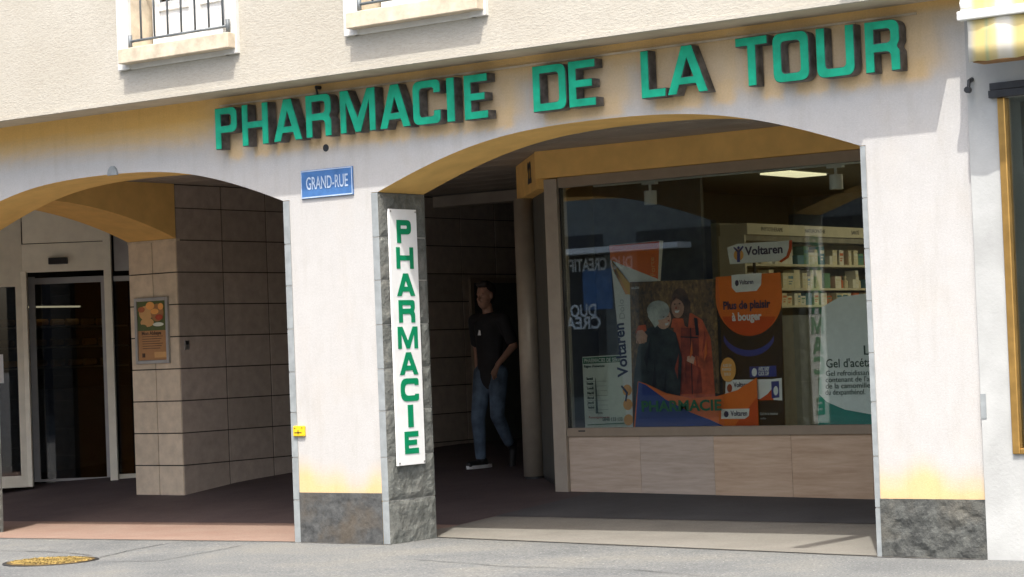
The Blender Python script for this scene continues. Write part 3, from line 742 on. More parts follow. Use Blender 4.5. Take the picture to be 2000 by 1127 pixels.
for (cx, cz, rx, rz, mt) in ((.30,.80,.26,.13,'food'),(.70,.80,.24,.16,'bread'),(.46,.92,.16,.07,'amber'),(.15,.86,.13,.05,'foodred'),(.62,.82,.15,.05,'amber'),(.35,.64,.25,.08,'food'),(.74,.60,.2,.035,'paper'),(.2,.57,.14,.04,'leaf'),(.78,.72,.14,.05,'jacketdark'),(.85,.9,.1,.06,'amber')):
    y_ -= .0012; flatpoly('picture', [(max(fx(0), min(fx(1), a)), b) for a, b in ell(fx(cx), fz(cz), W_*rx*.8, H_*rz*.85)], y_, P[mt], mf)
lettering('Mon Abbaye', 0.05, P['hair'], mf, (fx(.12), yy-.0135, fz(.455)), bold=0.0015, width=W_*.58)
for k, v in enumerate((.395,.355,.315,.275,.235,.195)):
    boxo('text_line', P['hair'], mf, fx(.14), fx(.86 - .05*(k % 3)), yy-.0135, yy-.0122, fz(v), fz(v)+.006)
boxo('label_box', P['food'], mf, fx(.55), fx(.98), yy-.0135, yy-.0122, fz(.04), fz(.135))
boxo('crest', P['hair'], mf, fx(.12), fx(.22), yy-.0135, yy-.0122, fz(.05), fz(.12))
ks = thing('key_switch', 'small steel key switch on the shaded tiled wall', 'switch', (XW, YC + .09, 1.5))
q = onX(364, 674, XW)
boxo('plate', M['steel'], ks, XW, XW + 0.012, q[1]-.03, q[1]+.03, q[2]-.045, q[2]+.045, bevel=0.003)
boxo('lock', M['black'], ks, XW + .012, XW + 0.018, q[1]-.02, q[1]+.02, q[2]+.005, q[2]+.038)

# ------------------------------------------------------------------ manhole cover
mc = thing('manhole_cover', 'round brassy manhole cover in the asphalt', 'manhole cover', (-0.90, -1.63, base_z(-.9)))
zc = base_z(-0.9)
mb = MB().tube((-.9,-1.63,zc-.03), (-.9,-1.63,zc+.006), .345, n=48); mb.obj('rim', M['darkmetal'], mc)
M['manhole'] = plain('tarnished_cast_iron', (0.20, 0.14, 0.06), 0.5, 0.4, var=0.3, scale=14)
M['manholetop'] = plain('glint_gold_casting', (0.52, 0.39, 0.14), 0.38, 0.5, var=0.3, scale=9)  # lighter gold on the raised pattern stands in for sun glints
lid = MB().tube((-.9,-1.63,zc-.01), (-.9,-1.63,zc+.010), .315, n=48).obj('lid', M['manhole'], mc)
mb = MB()
for i in range(-6, 7):
    for j in range(-6, 7):
        x, y = i*.045 + (j % 2)*.022, j*.042
        if x*x + y*y < .285**2:
            a = random.choice((0.5, 2.1)); mb.obox((-.9+x, -1.63+y, zc+.0125), (.018*math.cos(a), .018*math.sin(a), 0), (-.007*math.sin(a), .007*math.cos(a), 0), (0,0,.0028))
mb.obj('raised_pattern', M['manholetop'], lid)

# ------------------------------------------------------------------ pharmacy shop front
sf = thing('pharmacy_shopfront', 'bronze framed pharmacy shop window under an ochre fascia behind the right arch', 'shop front', (2.8, YG, 0.1))
XG0, XG1 = 0.203, 5.58
PZ = 0.617
joints = [0.203, 0.948, 1.684, 2.424, 3.157, 3.90, 4.64, 5.58]
for k in range(len(joints) - 1):
    a, b = joints[k], joints[k+1]
    zb = floor_z((a+b)/2, YG) - 0.02
    me = MB().box(-(b-a)/2 + .0015, (b-a)/2 - .0015, -.015, .015, -(PZ-zb)/2, (PZ-zb)/2).mesh('stone_panel')
    o = obj('stone_panel', me, M['marble'], sf); o.location = ((a+b)/2, YG + .02 + .001*(k % 2), (PZ+zb)/2); o['grey'] = [0.75, 1.0, 0.1, 0.0, 0.3, 0.2, 0.4][k]
boxo('panel_backing', M['dark'], sf, XG0, XG1, YG + .037, YG + .08, -.1, PZ - .003)
mb = MB()
mb.box(XG0, XG1, YG - .02, YG + .08, PZ, 0.692).box(XG0, XG1, YG - .015, YG + .08, 2.795, 2.885)
mb.obj('window_frame', M['bronze'], sf, bevel=0.003)
boxo('corner_post', M['bronzelight'], sf, 0.063, 0.200, YG - .03, YG + .12, floor_z(.1, YG) - .02, 2.878, bevel=0.004)
boxo('window_pane', M['glass'], sf, XG0 + .002, XG1, YG + .02, YG + .026, 0.690, 2.797)
boxo('glazing_bead', M['black'], sf, XG0, XG0 + 0.012, YG + .005, YG + .05, 0.692, 2.795)
boxo('drain_slot', M['black'], sf, .33, .40, YG - .022, YG - .0195, .66, .672)
fas = boxo('fascia', M['ochre'], sf, 0.0, XG1, YG - .06, YG + .3, 2.887, CEIL - .002)
CH0 = (0.0, YG - .03); CH1 = (-1.02, 4.38)
cd = Vector((CH1[0]-CH0[0], CH1[1]-CH0[1], 0)); cl = cd.length; cd.normalize(); cn = Vector((-cd.y, cd.x, 0)); cn = cn if cn.x < 0 else -cn
def along(s, off=0): return (CH0[0] + cd.x*s + cn.x*off, CH0[1] + cd.y*s + cn.y*off)
MB().wallbox(along(0, -.14), along(cl, -.14), 2.80, CEIL - .003, .3).obj('corner_fascia', M['ochre'], sf)
a = along(.45, .014)
num = text_mesh('house_number', '22', .25, bold=.012, align='CENTER'); 
num.transform(Matrix((( -cd.x, 0, cn.x, 0), (-cd.y, 0, cn.y, 0), (0, 1, 0, 0), (0, 0, 0, 1)))); num.transform(Matrix.Translation((a[0], a[1], 2.97)))
obj('house_number', num, M['darkmetal'], sf)
mb = MB(); mb.wallbox(along(.16, -.12), along(cl - .3, -.12), .22, 2.80, .04); mb.obj('entrance_panel', M['darkpanel'], sf)
mb = MB(); c_ = along(cl - .25, -.02); mb.tube((c_[0], c_[1], .21), (c_[0], c_[1], 2.80), .095, n=28); mb.obj('round_post', M['bronzelight'], sf, smooth=True)
mb = MB(); mb.tube((c_[0], c_[1], .10), (c_[0], c_[1], .21), .085, n=28); mb.wallbox(along(.16,-.12), along(cl-.3,-.12), .08, .22, .03); mb.obj('post_foot', M['darkmetal'], sf)
# side of the shop towards the passage
mb = MB(); mb.wallbox((-1.02, 4.5), (-1.02, 9.4), 0.0, CEIL - .003, .1); mb.obj('side_wall', M['darkpanel'], sf)  # wall coloured dark to cut bounce light in the passage

# shop room
rm = thing('pharmacy_room', 'dim pharmacy interior with grey walls and pale ceiling seen through the window', 'room', (2.5, 6.5, 0.08))
MB().box(.25, XG1, YG + .32, 4.62, 0.03, 0.10).box(-.9, XG1, 4.621, 9.5, 0.03, 0.10).obj('room_floor', M['innerfloor'], rm)
MB().box(.25, XG1, YG + .32, 4.62, 2.985, 3.05).box(-.9, XG1, 4.621, 9.5, 2.985, 3.05).obj('room_ceiling', M['shopceil'], rm)
boxo('rear_wall', M['shopwall'], rm, -.9, XG1, 9.42, 9.5, .1, 3.0)
boxo('right_wall', M['shopwall'], rm, XG1, XG1 + .05, YG + .3, 9.5, .1, 3.0)
boxo('partition', M['shopwall'], rm, -.9, 0.34, 5.45, 5.50, .1, 2.99)
boxo('window_stage', M['shelfback'], rm, XG0, XG1, YG + .09, YG + .62, .55, .66)
mb = MB(); mb.wallbox(along(.16, -.20), along(cl, -.20), .1, 2.8, .04); mb.obj('lobby_wall', M['shopwall'], rm)
cl_lamp = thing('ceiling_lamp', 'lit rectangular ceiling lamp inside the pharmacy', 'lamp', (2.6, 5.4, 2.95))
def onZ(u, v, z):
    d = _ray(u, v); return CAM + d * ((z - CAM[2]) / d[2])
lc = onZ(1550, 342, 2.965)
boxo('diffuser', M['dimlight'], cl_lamp, lc[0] - .16, lc[0] + .16, lc[1] - .36, lc[1] + .36, 2.965, 2.98)
boxo('lamp_frame', M['trackwhite'], cl_lamp, lc[0] - .18, lc[0] + .18, lc[1] - .38, lc[1] + .38, 2.981, 2.984)
print('LAMP', lc)
for lx, ly in ((2.3, 7.7), (4.3, 5.5), (4.3, 7.7)):  # unseen lamps added to light the room; the one in view stays dim
    o = thing('ceiling_lamp', 'unseen ceiling lamp added to light the pharmacy', 'lamp', (lx, ly, 2.95), 'unseen ceiling lamps added to light the pharmacy')
    boxo('diffuser', M['light'], o, lx - .3, lx + .3, ly - .4, ly + .4, 2.965, 2.98)
    boxo('lamp_frame', M['trackwhite'], o, lx - .33, lx + .33, ly - .43, ly + .43, 2.981, 2.984)
# track with two spots
tr = thing('light_track', 'pale light track along the top of the pharmacy window', 'track', (2.2, YG + .25, 2.84))
boxo('rail', M['trackwhite'], tr, 0.42, 5.3, YG + .22, YG + .26, 2.795, 2.83)
for k, (u, lab) in enumerate(((1270, 'white cylinder spotlight over the tube display'), (1634, 'white cylinder spotlight near the right pier'))):
    x = onY(u, 380, YG + .24)[0]
    sp = thing('spotlight', lab, 'spotlight', (x, YG + .24, 2.65), 'spotlights on the window track')
    boxo('adapter', M['trackwhite'], sp, x - .07, x + .07, YG + .215, YG + .265, 2.775, 2.794)
    MB().tube((x, YG + .24, 2.72), (x, YG + .24, 2.775), .012, n=8).obj('stem', M['trackwhite'], sp)
    MB().tube((x, YG + .24, 2.60), (x, YG + .24, 2.72), .055, n=20).obj('can', M['trackwhite'], sp, smooth=False)

# wall of shelves with goods
XS = 0.5
sh = thing('shelf_unit', 'cream wall shelves of medicine under a lettered header', 'shelves', (XS, 7.0, 0.1))
YS0, YS1 = 5.55, 9.3
boxo('back_panel', M['shelfback'], sh, XS - .12, XS - .02, YS0, YS1, .1, 2.52)
boxo('header', M['shelf'], sh, XS - .02, XS + .28, YS0, YS1, 2.395, 2.50)
boxo('header_shadow_rail', M['shelfback'], sh, XS - .02, XS + .26, YS0, YS1, 2.34, 2.394)
SHZ = [2.10, 1.865, 1.70]
boxo('base_cabinet', M['shopwall'], sh, XS - .02, XS + .42, YS0, YS1, .1, 1.62)
for z in SHZ: boxo('shelf_board', M['shelf'], sh, XS - .02, XS + .25, YS0 + .005, YS1, z, z + .022)
boxo('end_panel', M['shelf'], sh, XS - .02, XS + .26, YS0 - .03, YS0, .1, 2.394)
boxo('upper_back', M['shelf'], sh, XS - .019, XS - .012, YS0, YS1, 2.122, 2.34)
for t_, y in (('PHYTOTHÉRAPIE', 5.8), ('NATUROPATHIE', 6.65), ('SANTÉ', 7.6), ('FAMILLE', 8.3)):
    lettering(t_, .055, M['casing'], sh, (XS + .2815, y, 2.447), R=RIGHT)
pm = [plain('carton_' + n, c, .5, var=.05) for n, c in (('white', (.70,.68,.60)), ('cream', (.66,.60,.42)), ('blue', (.10,.22,.28)), ('orange', (.55,.16,.06)), ('green', (.16,.3,.2)))]
rr = random.Random(5)
cm = {}
def carton(ci, sx, sy, sz):
    key = (ci, sx, sy, sz)
    if key not in cm:
        mb = MB().box(-sx/2, sx/2, 0, sy, 0, sz); xq = sx/2 + .0006
        for a0, a1, b0, b1 in ((.1, .9, .62, .80), (.15, .6, .25, .34), (.15, .75, .42, .48)): mb.add([(xq, sy*a0, sz*b0), (xq, sy*a1, sz*b0), (xq, sy*a1, sz*b1), (xq, sy*a0, sz*b1)], [(0,1,2,3)], 1)
        me = mb.mesh('medicine_carton'); me.materials.append(pm[ci]); me.materials.append(rr.choice(pm)); cm[key] = me
    return cm[key]
bottle_me = None
def bottle_mesh(ci):
    mb = MB(); prof = [(0, .032), (.075, .032), (.09, .014), (.105, .014), (.106, .017), (.125, .017)]
    for (z0, r0), (z1, r1) in zip(prof[:-1], prof[1:]): mb.tube((0,0,z0), (0,0,z1), r0, r1, n=10, cap=True)
    me = mb.mesh('medicine_bottle'); me.materials.append(pm[ci]); return me
bts = {c: bottle_mesh(c) for c in (0, 1, 3)}
names = {2.10: 'top', 1.865: 'second', 1.70: 'third', 1.42: 'fourth', 1.12: 'fifth', .8: 'lowest'}
for z in SHZ:
    y = YS0 + .05
    while y < 8.9:
        hmax = {2.10: .19, 1.865: .19, 1.70: .12}.get(z, .22)
        if rr.random() < .22:
            c = rr.choice((0, 1, 3)); o = obj('medicine_bottle', bts[c]); o.location = (XS + .15, y + .04, z + .0225)
            tag(o, f'small medicine bottle on the {names[z]} shelf behind the pharmacy window', 'bottle', f'bottles on the {names[z]} pharmacy shelf'); y += .10
        else:
            sy = rr.choice((.06, .09, .12)); sz = min(hmax, rr.choice((.09, .12, .15, .18))); ci = rr.choice((0, 0, 0, 0, 1, 1, 1, 1, 1, 2, 3, 4))
            o = obj('medicine_carton', carton(ci, .12, sy, sz)); o.location = (XS + .15, y, z + .0225)
            tag(o, f'{("white","cream","dark blue","orange","green")[ci]} medicine carton on the {names[z]} shelf behind the pharmacy window', 'carton', f'{("white","cream","dark blue","orange","green")[ci]} cartons on the {names[z]} pharmacy shelf'); y += sy + rr.choice((.004, .004, .05))

# ------------------------------------------------------------------ window displays
YD = YG + 0.22
def pw(u, v, y=YD): q = onY(u, v, y); return (q[0], q[2])
def quad(u0, v0, u1, v1, y=YD): return [pw(u0, v1, y), pw(u1, v1, y), pw(u1, v0, y), pw(u0, v0, y)]
ZS = 0.661                                                               # stage top
def pell(cu, cv, ru, rv, y=YD, n=24, a0=0.0, a1=2*math.pi):
    return [pw(cu + ru*math.cos(a0+(a1-a0)*i/n), cv + rv*math.sin(a0+(a1-a0)*i/n), y) for i in range(n if a1-a0 > 6.2 else n+1)]
class Board:
    def __init__(s, name, label, cat, y, outline, mat, th=0.012):
        zs = [p[1] for p in outline]; xs = [p[0] for p in outline]
        s.t = thing(name, label, cat, (sum(xs)/len(xs), y, min(zs))); s.y = y; s.k = 0
        MB().prismY(outline, y, y + th).obj('board', mat, s.t)
    def shape(s, pts, mat, name='printed_shape', clip=None):
        s.k += 1
        MB().prismY(pts, s.y - .0012*s.k, s.y - .0012*(s.k-1) - .0002).obj(name, P[mat] if isinstance(mat, str) else mat, s.t)
    def text(s, body, u, v, size, mat, width=None, **k):
        s.k += 1; x, z = pw(u, v, s.y)
        return lettering(body, size, P[mat], s.t, (x, s.y - .0012*s.k - .0008, z), width=width, **k)
def dropz(outline):                                                      # let the lowest points rest on the stage
    zm = min(p[1] for p in outline); return [(x, ZS if z < zm + .09 else z) for x, z in outline]

# service-hours sheet on the glass side
yb_ = YG + .36
b = Board('notice_sheet', 'white notice sheet with green heading listing duty pharmacies, bottom left of the window', 'notice', yb_, dropz([pw(1143,833,yb_), pw(1234,832,yb_), pw(1231,692,yb_), pw(1137,697,yb_)]), P['paper'], .006)
b.shape([pw(1139,711,yb_), pw(1231,706,yb_), pw(1230,694,yb_), pw(1138,699,yb_)], 'sheetgreen')
b.text('PHARMACIES DE SERVICE', 1141, 705, .05, 'paper', width=.44, bold=.001)
b.text('Région d\'ouverture', 1141, 716, .03, 'ink', width=.22, bold=.001)
for k, d in enumerate(('Samedi', 'Dimanche', 'Lundi', 'Mardi', 'Mercredi', 'Jeudi', 'Vendredi')):
    b.text(d, 1146 + k*.8, 740 + k*9.3, .03, 'ink', bold=.001, width=.07)
    b.shape([pw(1144+k, 745+k*9.3, yb_), pw(1185+k, 744+k*9.3, yb_), pw(1185+k, 744.4+k*9.3, yb_), pw(1144+k, 745.4+k*9.3, yb_)], 'ink')
b.shape([pw(1166,807,yb_), pw(1171,807,yb_), pw(1166,738,yb_), pw(1165.3,738,yb_)], 'ink')
b.text('Urgences', 1167, 806, .03, 'ink', width=.07)
b.text('Renseignements', 1153, 815, .026, 'red', width=.22)
b.text('0848 133 133', 1180, 819, .05, 'ink', width=.21)
b.shape([pw(1151,829,yb_), pw(1224,825,yb_), pw(1224,827,yb_), pw(1151,830.6,yb_)], 'sheetgreen')

# giant tube
y1 = YG + .28
b = Board('tube_display', 'giant orange-topped white gel tube display standing left in the window', 'display', y1, dropz([pw(1226,834,y1), pw(1262,834,y1), pw(1288,470,y1), pw(1190,479,y1)]), P['white'], .06)
b.shape([pw(1192.5,508,y1), pw(1285,545,y1), pw(1288,471,y1), pw(1190.5,480,y1)], 'orange')
b.shape([pw(1194,520,y1), pw(1232,575,y1), pw(1222,575,y1), pw(1193.4,512,y1)], 'amber')
b.shape([pw(1195,512,y1), pw(1260,590,y1), pw(1228,575,y1), pw(1193,505,y1)], 'yellow')
b.shape([pw(1190.5,490,y1), pw(1288,484,y1), pw(1288.2,471,y1), pw(1190,480,y1)], 'deeporange')
b.text('Dolo', 1217, 624, .085, 'grey', spin=math.radians(93), width=.17)
b.text('Voltaren', 1219, 735, .15, 'navy', spin=math.radians(93), width=.47, bold=.004)
for rx_ in (0, 28, 58): b.shape(pell(1226 + rx_*.05, 762 + rx_, 9, 11, y1), 'amber')
b.shape([pw(1216,752,y1), pw(1228,766,y1), pw(1225,784,y1), pw(1222,784,y1), pw(1224,768,y1), pw(1214,755,y1)], 'navy')
b.text('Forte', 1278, 540, .07, 'amber', spin=math.radians(93), width=.16)

# hikers poster
y2 = YG + .22
b = Board('hikers_poster', 'autumn poster of two smiling hikers, one in an orange jacket', 'poster', y2, dropz([pw(1236,834,y2), pw(1418,834,y2), pw(1404,545,y2), pw(1230,551,y2)]), P['forest'])
b.shape([pw(1237,833,y2), pw(1417,832,y2), pw(1415,770,y2), pw(1237,748,y2)], 'black')
sh_ = lambda pts, m_: b.shape([pw(u, v, y2) for u, v in pts], m_)
sh_([(1318,790),(1398,785),(1392,705),(1388,660),(1372,625),(1352,612),(1330,612),(1316,640)][::1], 'jacket')
sh_([(1330,770),(1372,768),(1366,640),(1330,640)], 'jacketdark')
sh_([(1352,770),(1353.5,770),(1350,640),(1348.5,640)], 'black')
sh_([(1366,700),(1388,724),(1392,708),(1386,660),(1374,630),(1366,640)], 'jacket')
sh_([(1330,657),(1364,658),(1364,660.5),(1330,659)], 'black')
sh_([(1360,655),(1366,655),(1363,622),(1356,620)], 'black')
b.shape(pell(1329, 600, 19, 38, y2), 'hair')
sh_([(1312,620),(1345,640),(1350,590),(1335,565),(1315,575)], 'hair')
b.shape(pell(1325, 600, 12.5, 21, y2), 'skin2')
sh_([(1319,607),(1329,606),(1326,611),(1321,611)], 'white')
for eu, ev in ((1319.5,594),(1329,593)): b.shape(pell(eu, ev, 1.8, 1.5, y2, 8), 'hair')
sh_([(1312,640),(1340,640),(1336,622),(1316,622)], 'jacket')
sh_([(1246,830),(1312,812),(1330,780),(1334,700),(1322,650),(1292,632),(1266,642),(1248,680),(1240,740)], 'coat')
b.shape(pell(1298, 622, 15, 21, y2), 'skin')
b.shape(pell(1288, 606, 22, 19, y2), 'hat')
sh_([(1268,618),(1282,640),(1290,632),(1282,612),(1290,602),(1270,600)], 'hat')
sh_([(1301,632),(1309,630),(1307,635),(1303,636)], 'white')
for eu, ev in ((1299,619),(1308,618)): b.shape(pell(eu, ev, 1.6, 1.3, y2, 8), 'hair')
sh_([(1244,650),(1250,636),(1264,634),(1266,645),(1252,655)], 'jacket')
sh_([(1245,658),(1252,672),(1266,668),(1268,655),(1258,644),(1248,646)], 'skin')
sh_([(1345,705),(1360,712),(1364,700),(1354,694),(1346,696)], 'skin')
sh_([(1358,712),(1388,726),(1392,706),(1362,694)], 'jacket')
for f_ in ([(1375,690),(1383,668),(1380,645),(1377,668)], [(1336,760),(1341,700),(1344,740)], [(1362,764),(1364,690),(1369,730)], [(1322,720),(1330,690),(1328,740)]): sh_(f_, 'jacketdark')
for f_ in ([(1262,700),(1275,660),(1268,720)], [(1296,790),(1306,720),(1303,800)], [(1276,780),(1284,700),(1287,770)]): sh_(f_, 'black')
for f_ in ([(1380,705),(1386,690),(1384,660),(1381,680)], [(1352,700),(1356,660),(1358,690)]): sh_(f_, 'orange')
sh_([(1313,610),(1316,585),(1325,574),(1338,578),(1342,600),(1336,588),(1325,581),(1318,590)], 'hair')
sh_([(1326,598),(1328,603),(1323,603)], 'jacketdark')
sh_([(1312,624),(1314,628),(1309,627)], 'jacketdark')
for q_ in range(4): sh_([(1248+q_*4.6,670),(1251+q_*4.6,671),(1249+q_*4.6,658)], 'skin2')
b.text('HALEON', 1239, 563, .03, 'white', width=.08)

# product board
y3 = YG + .19
b = Board('product_board', 'black display board with an orange rounded field reading Plus de plaisir à bouger', 'display board', y3, dropz([pw(1408,833,y3), pw(1533,831,y3), pw(1524,532,y3), pw(1398,541,y3)]), P['black'])
b.shape([pw(1398,541,y3)] + [pw(1463 - 65*math.cos(t), 580 + 76*math.sin(t), y3) for t in np.linspace(0, math.pi, 22)] + [pw(1524.5,532,y3)], 'orange')
b.shape([pw(1408+k*0, 0, y3) for k in ()] or [pw(1463 - 54*math.cos(t), 606 + 50*math.sin(t), y3) for t in np.linspace(.25, math.pi-.25, 16)], 'deeporange')
b.shape([pw(1463 - 52*math.cos(t), 650 + 46*math.sin(t), y3) for t in np.linspace(.35, math.pi-.35, 14)] + [pw(1463 - 52*math.cos(t), 640 + 44*math.sin(t), y3) for t in np.linspace(math.pi-.35, .35, 14)], 'blue')
b.shape([pw(1429,537,y3), pw(1488,533,y3), pw(1487,556,y3), pw(1478,568,y3), pw(1438,571,y3), pw(1430,562,y3)], 'white')
b.text('Voltaren', 1445, 552, .055, 'navy', bold=.001, width=.135)
b.shape(pell(1440, 553, 3.6, 6, y3), 'navy')
b.text('Plus de plaisir', 1413, 598, .095, 'navy', width=.455, bold=.003)
b.text('à bouger', 1431, 620, .095, 'white', width=.285, bold=.003)
b.shape([pw(1417,768,y3), pw(1470,745,y3), pw(1528,738,y3), pw(1529,782,y3), pw(1416,775,y3)], 'white')
b.shape([pw(1418,769,y3), pw(1423,772,y3), pw(1524,782,y3), pw(1524,740,y3), pw(1419,742,y3)], 'white')
b.shape([pw(1482,782,y3), pw(1512,781,y3), pw(1512,756,y3), pw(1500,770,y3)], 'deeporange')
b.shape([pw(1509,778,y3), pw(1524,776,y3), pw(1523,744,y3), pw(1508,745,y3)], 'blue')
b.shape(pell(1517, 763, 4.5, 9, y3), 'white')
b.text('Voltaren', 1435, 752, .06, 'navy', width=.16, bold=.001)
b.shape(pell(1427, 758, 5, 8, y3), 'jacketdark')
b.shape([pw(1467,737,y3), pw(1519,735,y3), pw(1518,714,y3), pw(1466,716,y3)], 'blue')
b.text('AVEC EASY', 1484, 721, .045, 'white', width=.105, bold=.0012)
b.text('CLICK CAP', 1484, 730, .045, 'white', width=.10, bold=.0012)
b.shape(pell(1476, 727, 5, 8, y3), 'white')
b.shape(pell(1425, 722, 15, 24, y3), 'amber')
b.text('AUSSI EN', 1415, 714, .034, 'white', width=.082)
b.text('PHARMACIE', 1414, 722, .034, 'white', width=.085)
b.text('DOLO', 1418, 731, .034, 'white', width=.06)
b.text('Gel de la douleur', 1488, 808, .035, 'grey', width=.17)
b.text('info', 1489, 817, .025, 'grey', width=.05)

# swoosh stand in front of both
y4 = YG + .13
sw = [(1237,833),(1481,833),(1477,738),(1440,762),(1400,774),(1350,778),(1300,768),(1262,750),(1246,745)]
pts = [pw(u, v, y4) for u, v in sw]
pts = [(x, ZS) if v > 830 else (x, z) for (x, z), (u, v) in zip(pts, sw)]
b = Board('swoosh_stand', 'low orange and blue curved display stand in front of the posters', 'display stand', y4, pts, P['orange'])
b.shape([(pw(1240,833,y4)[0], ZS+.001), (pw(1425,833,y4)[0], ZS+.001), pw(1390,821,y4), pw(1350,806,y4), pw(1300,780,y4), pw(1262,752,y4), pw(1247,746,y4)], 'blue')
b.shape([(pw(1430,833,y4)[0], ZS+.001), (pw(1481,833,y4)[0], ZS+.001), pw(1479.5,775,y4), pw(1450,812,y4)], 'deeporange')
b.shape([pw(1409,818,y4), pw(1455,818,y4), pw(1463,812,y4), pw(1464,798,y4), pw(1409,799,y4)], 'white')
b.text('Voltaren', 1428, 808, .06, 'navy', width=.16, bold=.0015)
b.shape(pell(1419, 809, 4.6, 6, y4), 'navy')

# header card
y5 = YG + .42
hx = [pw(1426,516,y5), pw(1520,510,y5), pw(1536,500,y5), pw(1541,484,y5), pw(1541,470,y5), pw(1440,476,y5), pw(1420,484,y5)]
b = Board('header_card', 'white header card with blue Voltaren wording above the product board', 'header card', y5, hx, P['white'])
b.text('Voltaren', 1456, 491.5, .10, 'navy', width=.365, bold=.0028)
b.shape([pw(1526,513,y5), pw(1541,503,y5), pw(1547,486,y5), pw(1547,469,y5), pw(1541.5,469.6,y5), pw(1541,484,y5), pw(1536,500,y5), pw(1522,510,y5)], 'deeporange')
b.shape(pell(1443, 498, 9.5, 11, y5), 'amber')
b.shape([pw(1440,512,y5), pw(1446,512,y5), pw(1446,492,y5), pw(1453,482,y5), pw(1451,480,y5), pw(1443,489,y5), pw(1434,482,y5), pw(1433,484,y5), pw(1440,493,y5)], 'blue')
b.shape(pell(1443, 484, 2.4, 3, y5), 'blue')
boxo('card_stem', M['darkmetal'], b.t, pw(1470,505,y5)[0] - .01, pw(1470,505,y5)[0] + .01, y5 + .013, y5 + .03, ZS, pw(1470,490,y5)[1])

# pale poster on the right
y6 = YG + .15
ol = [(1592,834),(1800,834),(1800,560),(1640,590),(1612,650)]
pts = [(pw(1597,834,y6)[0], ZS), (pw(1800,834,y6)[0], ZS), pw(1800,575,y6), pw(1700,572,y6), pw(1640,580,y6), pw(1605,600,y6)]
b = Board('gel_poster', 'pale poster about a cooling gel with a green base, beside the right pier', 'poster', y6, pts, P['white'])
b.shape([(pw(1597,834,y6)[0], ZS+.001), (pw(1800,834,y6)[0], ZS+.001), pw(1800,812,y6), pw(1700,809,y6), pw(1650,800,y6), pw(1615,785,y6), pw(1600,770,y6)], 'teal')
b.text('L', 1685, 685, .11, 'ink', width=.06)
b.text('Gel d\'acétate d\'alumine', 1613, 711, .10, 'ink', width=.87, bold=.0008)
for k, t_ in enumerate(('Gel refroidissant contenant', 'contenant de l\'acétate', 'de la camomille, de l\'arnica', 'du dexpanthénol.')):
    b.text(t_, 1613, 730 + k*12.3, .062, 'ink', width=(.68, .55, .70, .36)[k])

# lettering stuck on the pane
gl = thing('pane_lettering', 'dark green PHARMACIE lettering stuck low on the shop pane', 'lettering', (1.9, YG, .82))
gx0, gz0 = onY(1252, 795, YG + .018)[[0, 2]]; gx1, _ = onY(1408, 790, YG + .018)[[0, 2]]
lettering('PHARMACIE', .125, P['paneink'], gl, (gx0, YG + .0175, gz0), width=gx1-gx0, bold=.004, extrude=.0004)

# ------------------------------------------------------------------ bakery entrance seen through the cross arch
bk = thing('bakery_entrance', 'cream panelled round entrance with an open dark glass door, left behind the arches', 'entrance', (-6.2, 3.3, .12))
n_ = Vector((.6, -.8, 0)); Pb = np.array([-6.40, 3.10, .1]); fz_ = floor_z(-6.2, 3.3)
def onplane(u, v, off=0.0):
    d = _ray(u, v); nn = np.array([.6, -.8, 0]); P0 = Pb + nn * off
    return CAM + d * (((P0 - CAM) @ nn) / (d @ nn))
def fslab(name, mat, u0, u1, v0, v1, off, th, zfix=None, bevel=0):
    um = (u0+u1)/2; vm = (v0+v1)/2
    a = onplane(u0, vm, off); b_ = onplane(u1, vm, off); z1 = onplane(um, v0, off)[2]; z0 = onplane(um, v1, off)[2] if zfix is None else zfix
    mb = MB(); mb.wallbox((a[0], a[1]), (b_[0], b_[1]), z0, z1, th); return mb.obj(name, mat, bk, bevel=bevel)
fslab('upper_panel', M['creamframe'], 43, 212, 380, 473, 0, .05, bevel=.004)
fslab('header_panel', M['creamframe'], 43, 212, 474.5, 530, 0, .05, bevel=.004)
sen = fslab('door_sensor', M['black'], 95, 132, 503, 516, .05, .06, bevel=.008)
fslab('door_post', M['creamframe'], 38, 59, 530, 960, 0, .07, fz_, bevel=.004)
fslab('door_post', M['creamframe'], 208, 223, 385, 950, 0, .07, fz_, bevel=.004)
def leaf(u0, u1, v0, v1, off, w):
    fslab('leaf_frame', M['greyframe'], u0, u0 + w, v0, v1, off, .05, fz_ + .03)
    fslab('leaf_frame', M['greyframe'], u1 - w, u1, v0, v1, off, .05, fz_ + .03)
    fslab('leaf_frame', M['greyframe'], u0, u1, v0, v0 + w, off - .002, .046)
    a = onplane((u0+u1)/2, v1 - 30, off)[2]
    fslab('leaf_frame', M['greyframe'], u0, u1, v1 - w*1.6, v1, off - .002, .046, fz_ + .03)
    fslab('leaf_glass', M['darkglass'], u0 + w, u1 - w, v0 + w, v1 - w, off, .01)
leaf(62, 216, 541, 953, -.35, 12)
fslab('bakery_side_glass', M['darkglass'], 222, 300, 545, 940, -.10, .012)
fslab('side_header', M['greyframe'], 222, 300, 395, 528, -.08, .04)
fslab('side_rail', M['greyframe'], 222, 300, 538, 548, -.08, .03)
fslab('side_base', M['creamframe'], 222, 300, 925, 950, -.08, .04, fz_)
mb = MB(); mb.wallbox((-6.50, 3.02), (-6.95, 2.30), 2.25, CEIL - .003, .05).wallbox((-6.50, 3.02), (-6.95, 2.30), fz_, fz_ + .12, .06).wallbox((-6.50, 3.02), (-6.54, 2.956), fz_ + .12, 2.25, .055).wallbox((-6.91, 2.364), (-6.95, 2.30), fz_ + .12, 2.25, .055)
mb.obj('left_frame', M['creamframe'], bk, bevel=.004)
mb = MB(); mb.wallbox((-6.54, 2.956), (-6.91, 2.364), fz_ + .12, 2.25, .012); mb.obj('left_glass', M['darkglass'], bk)
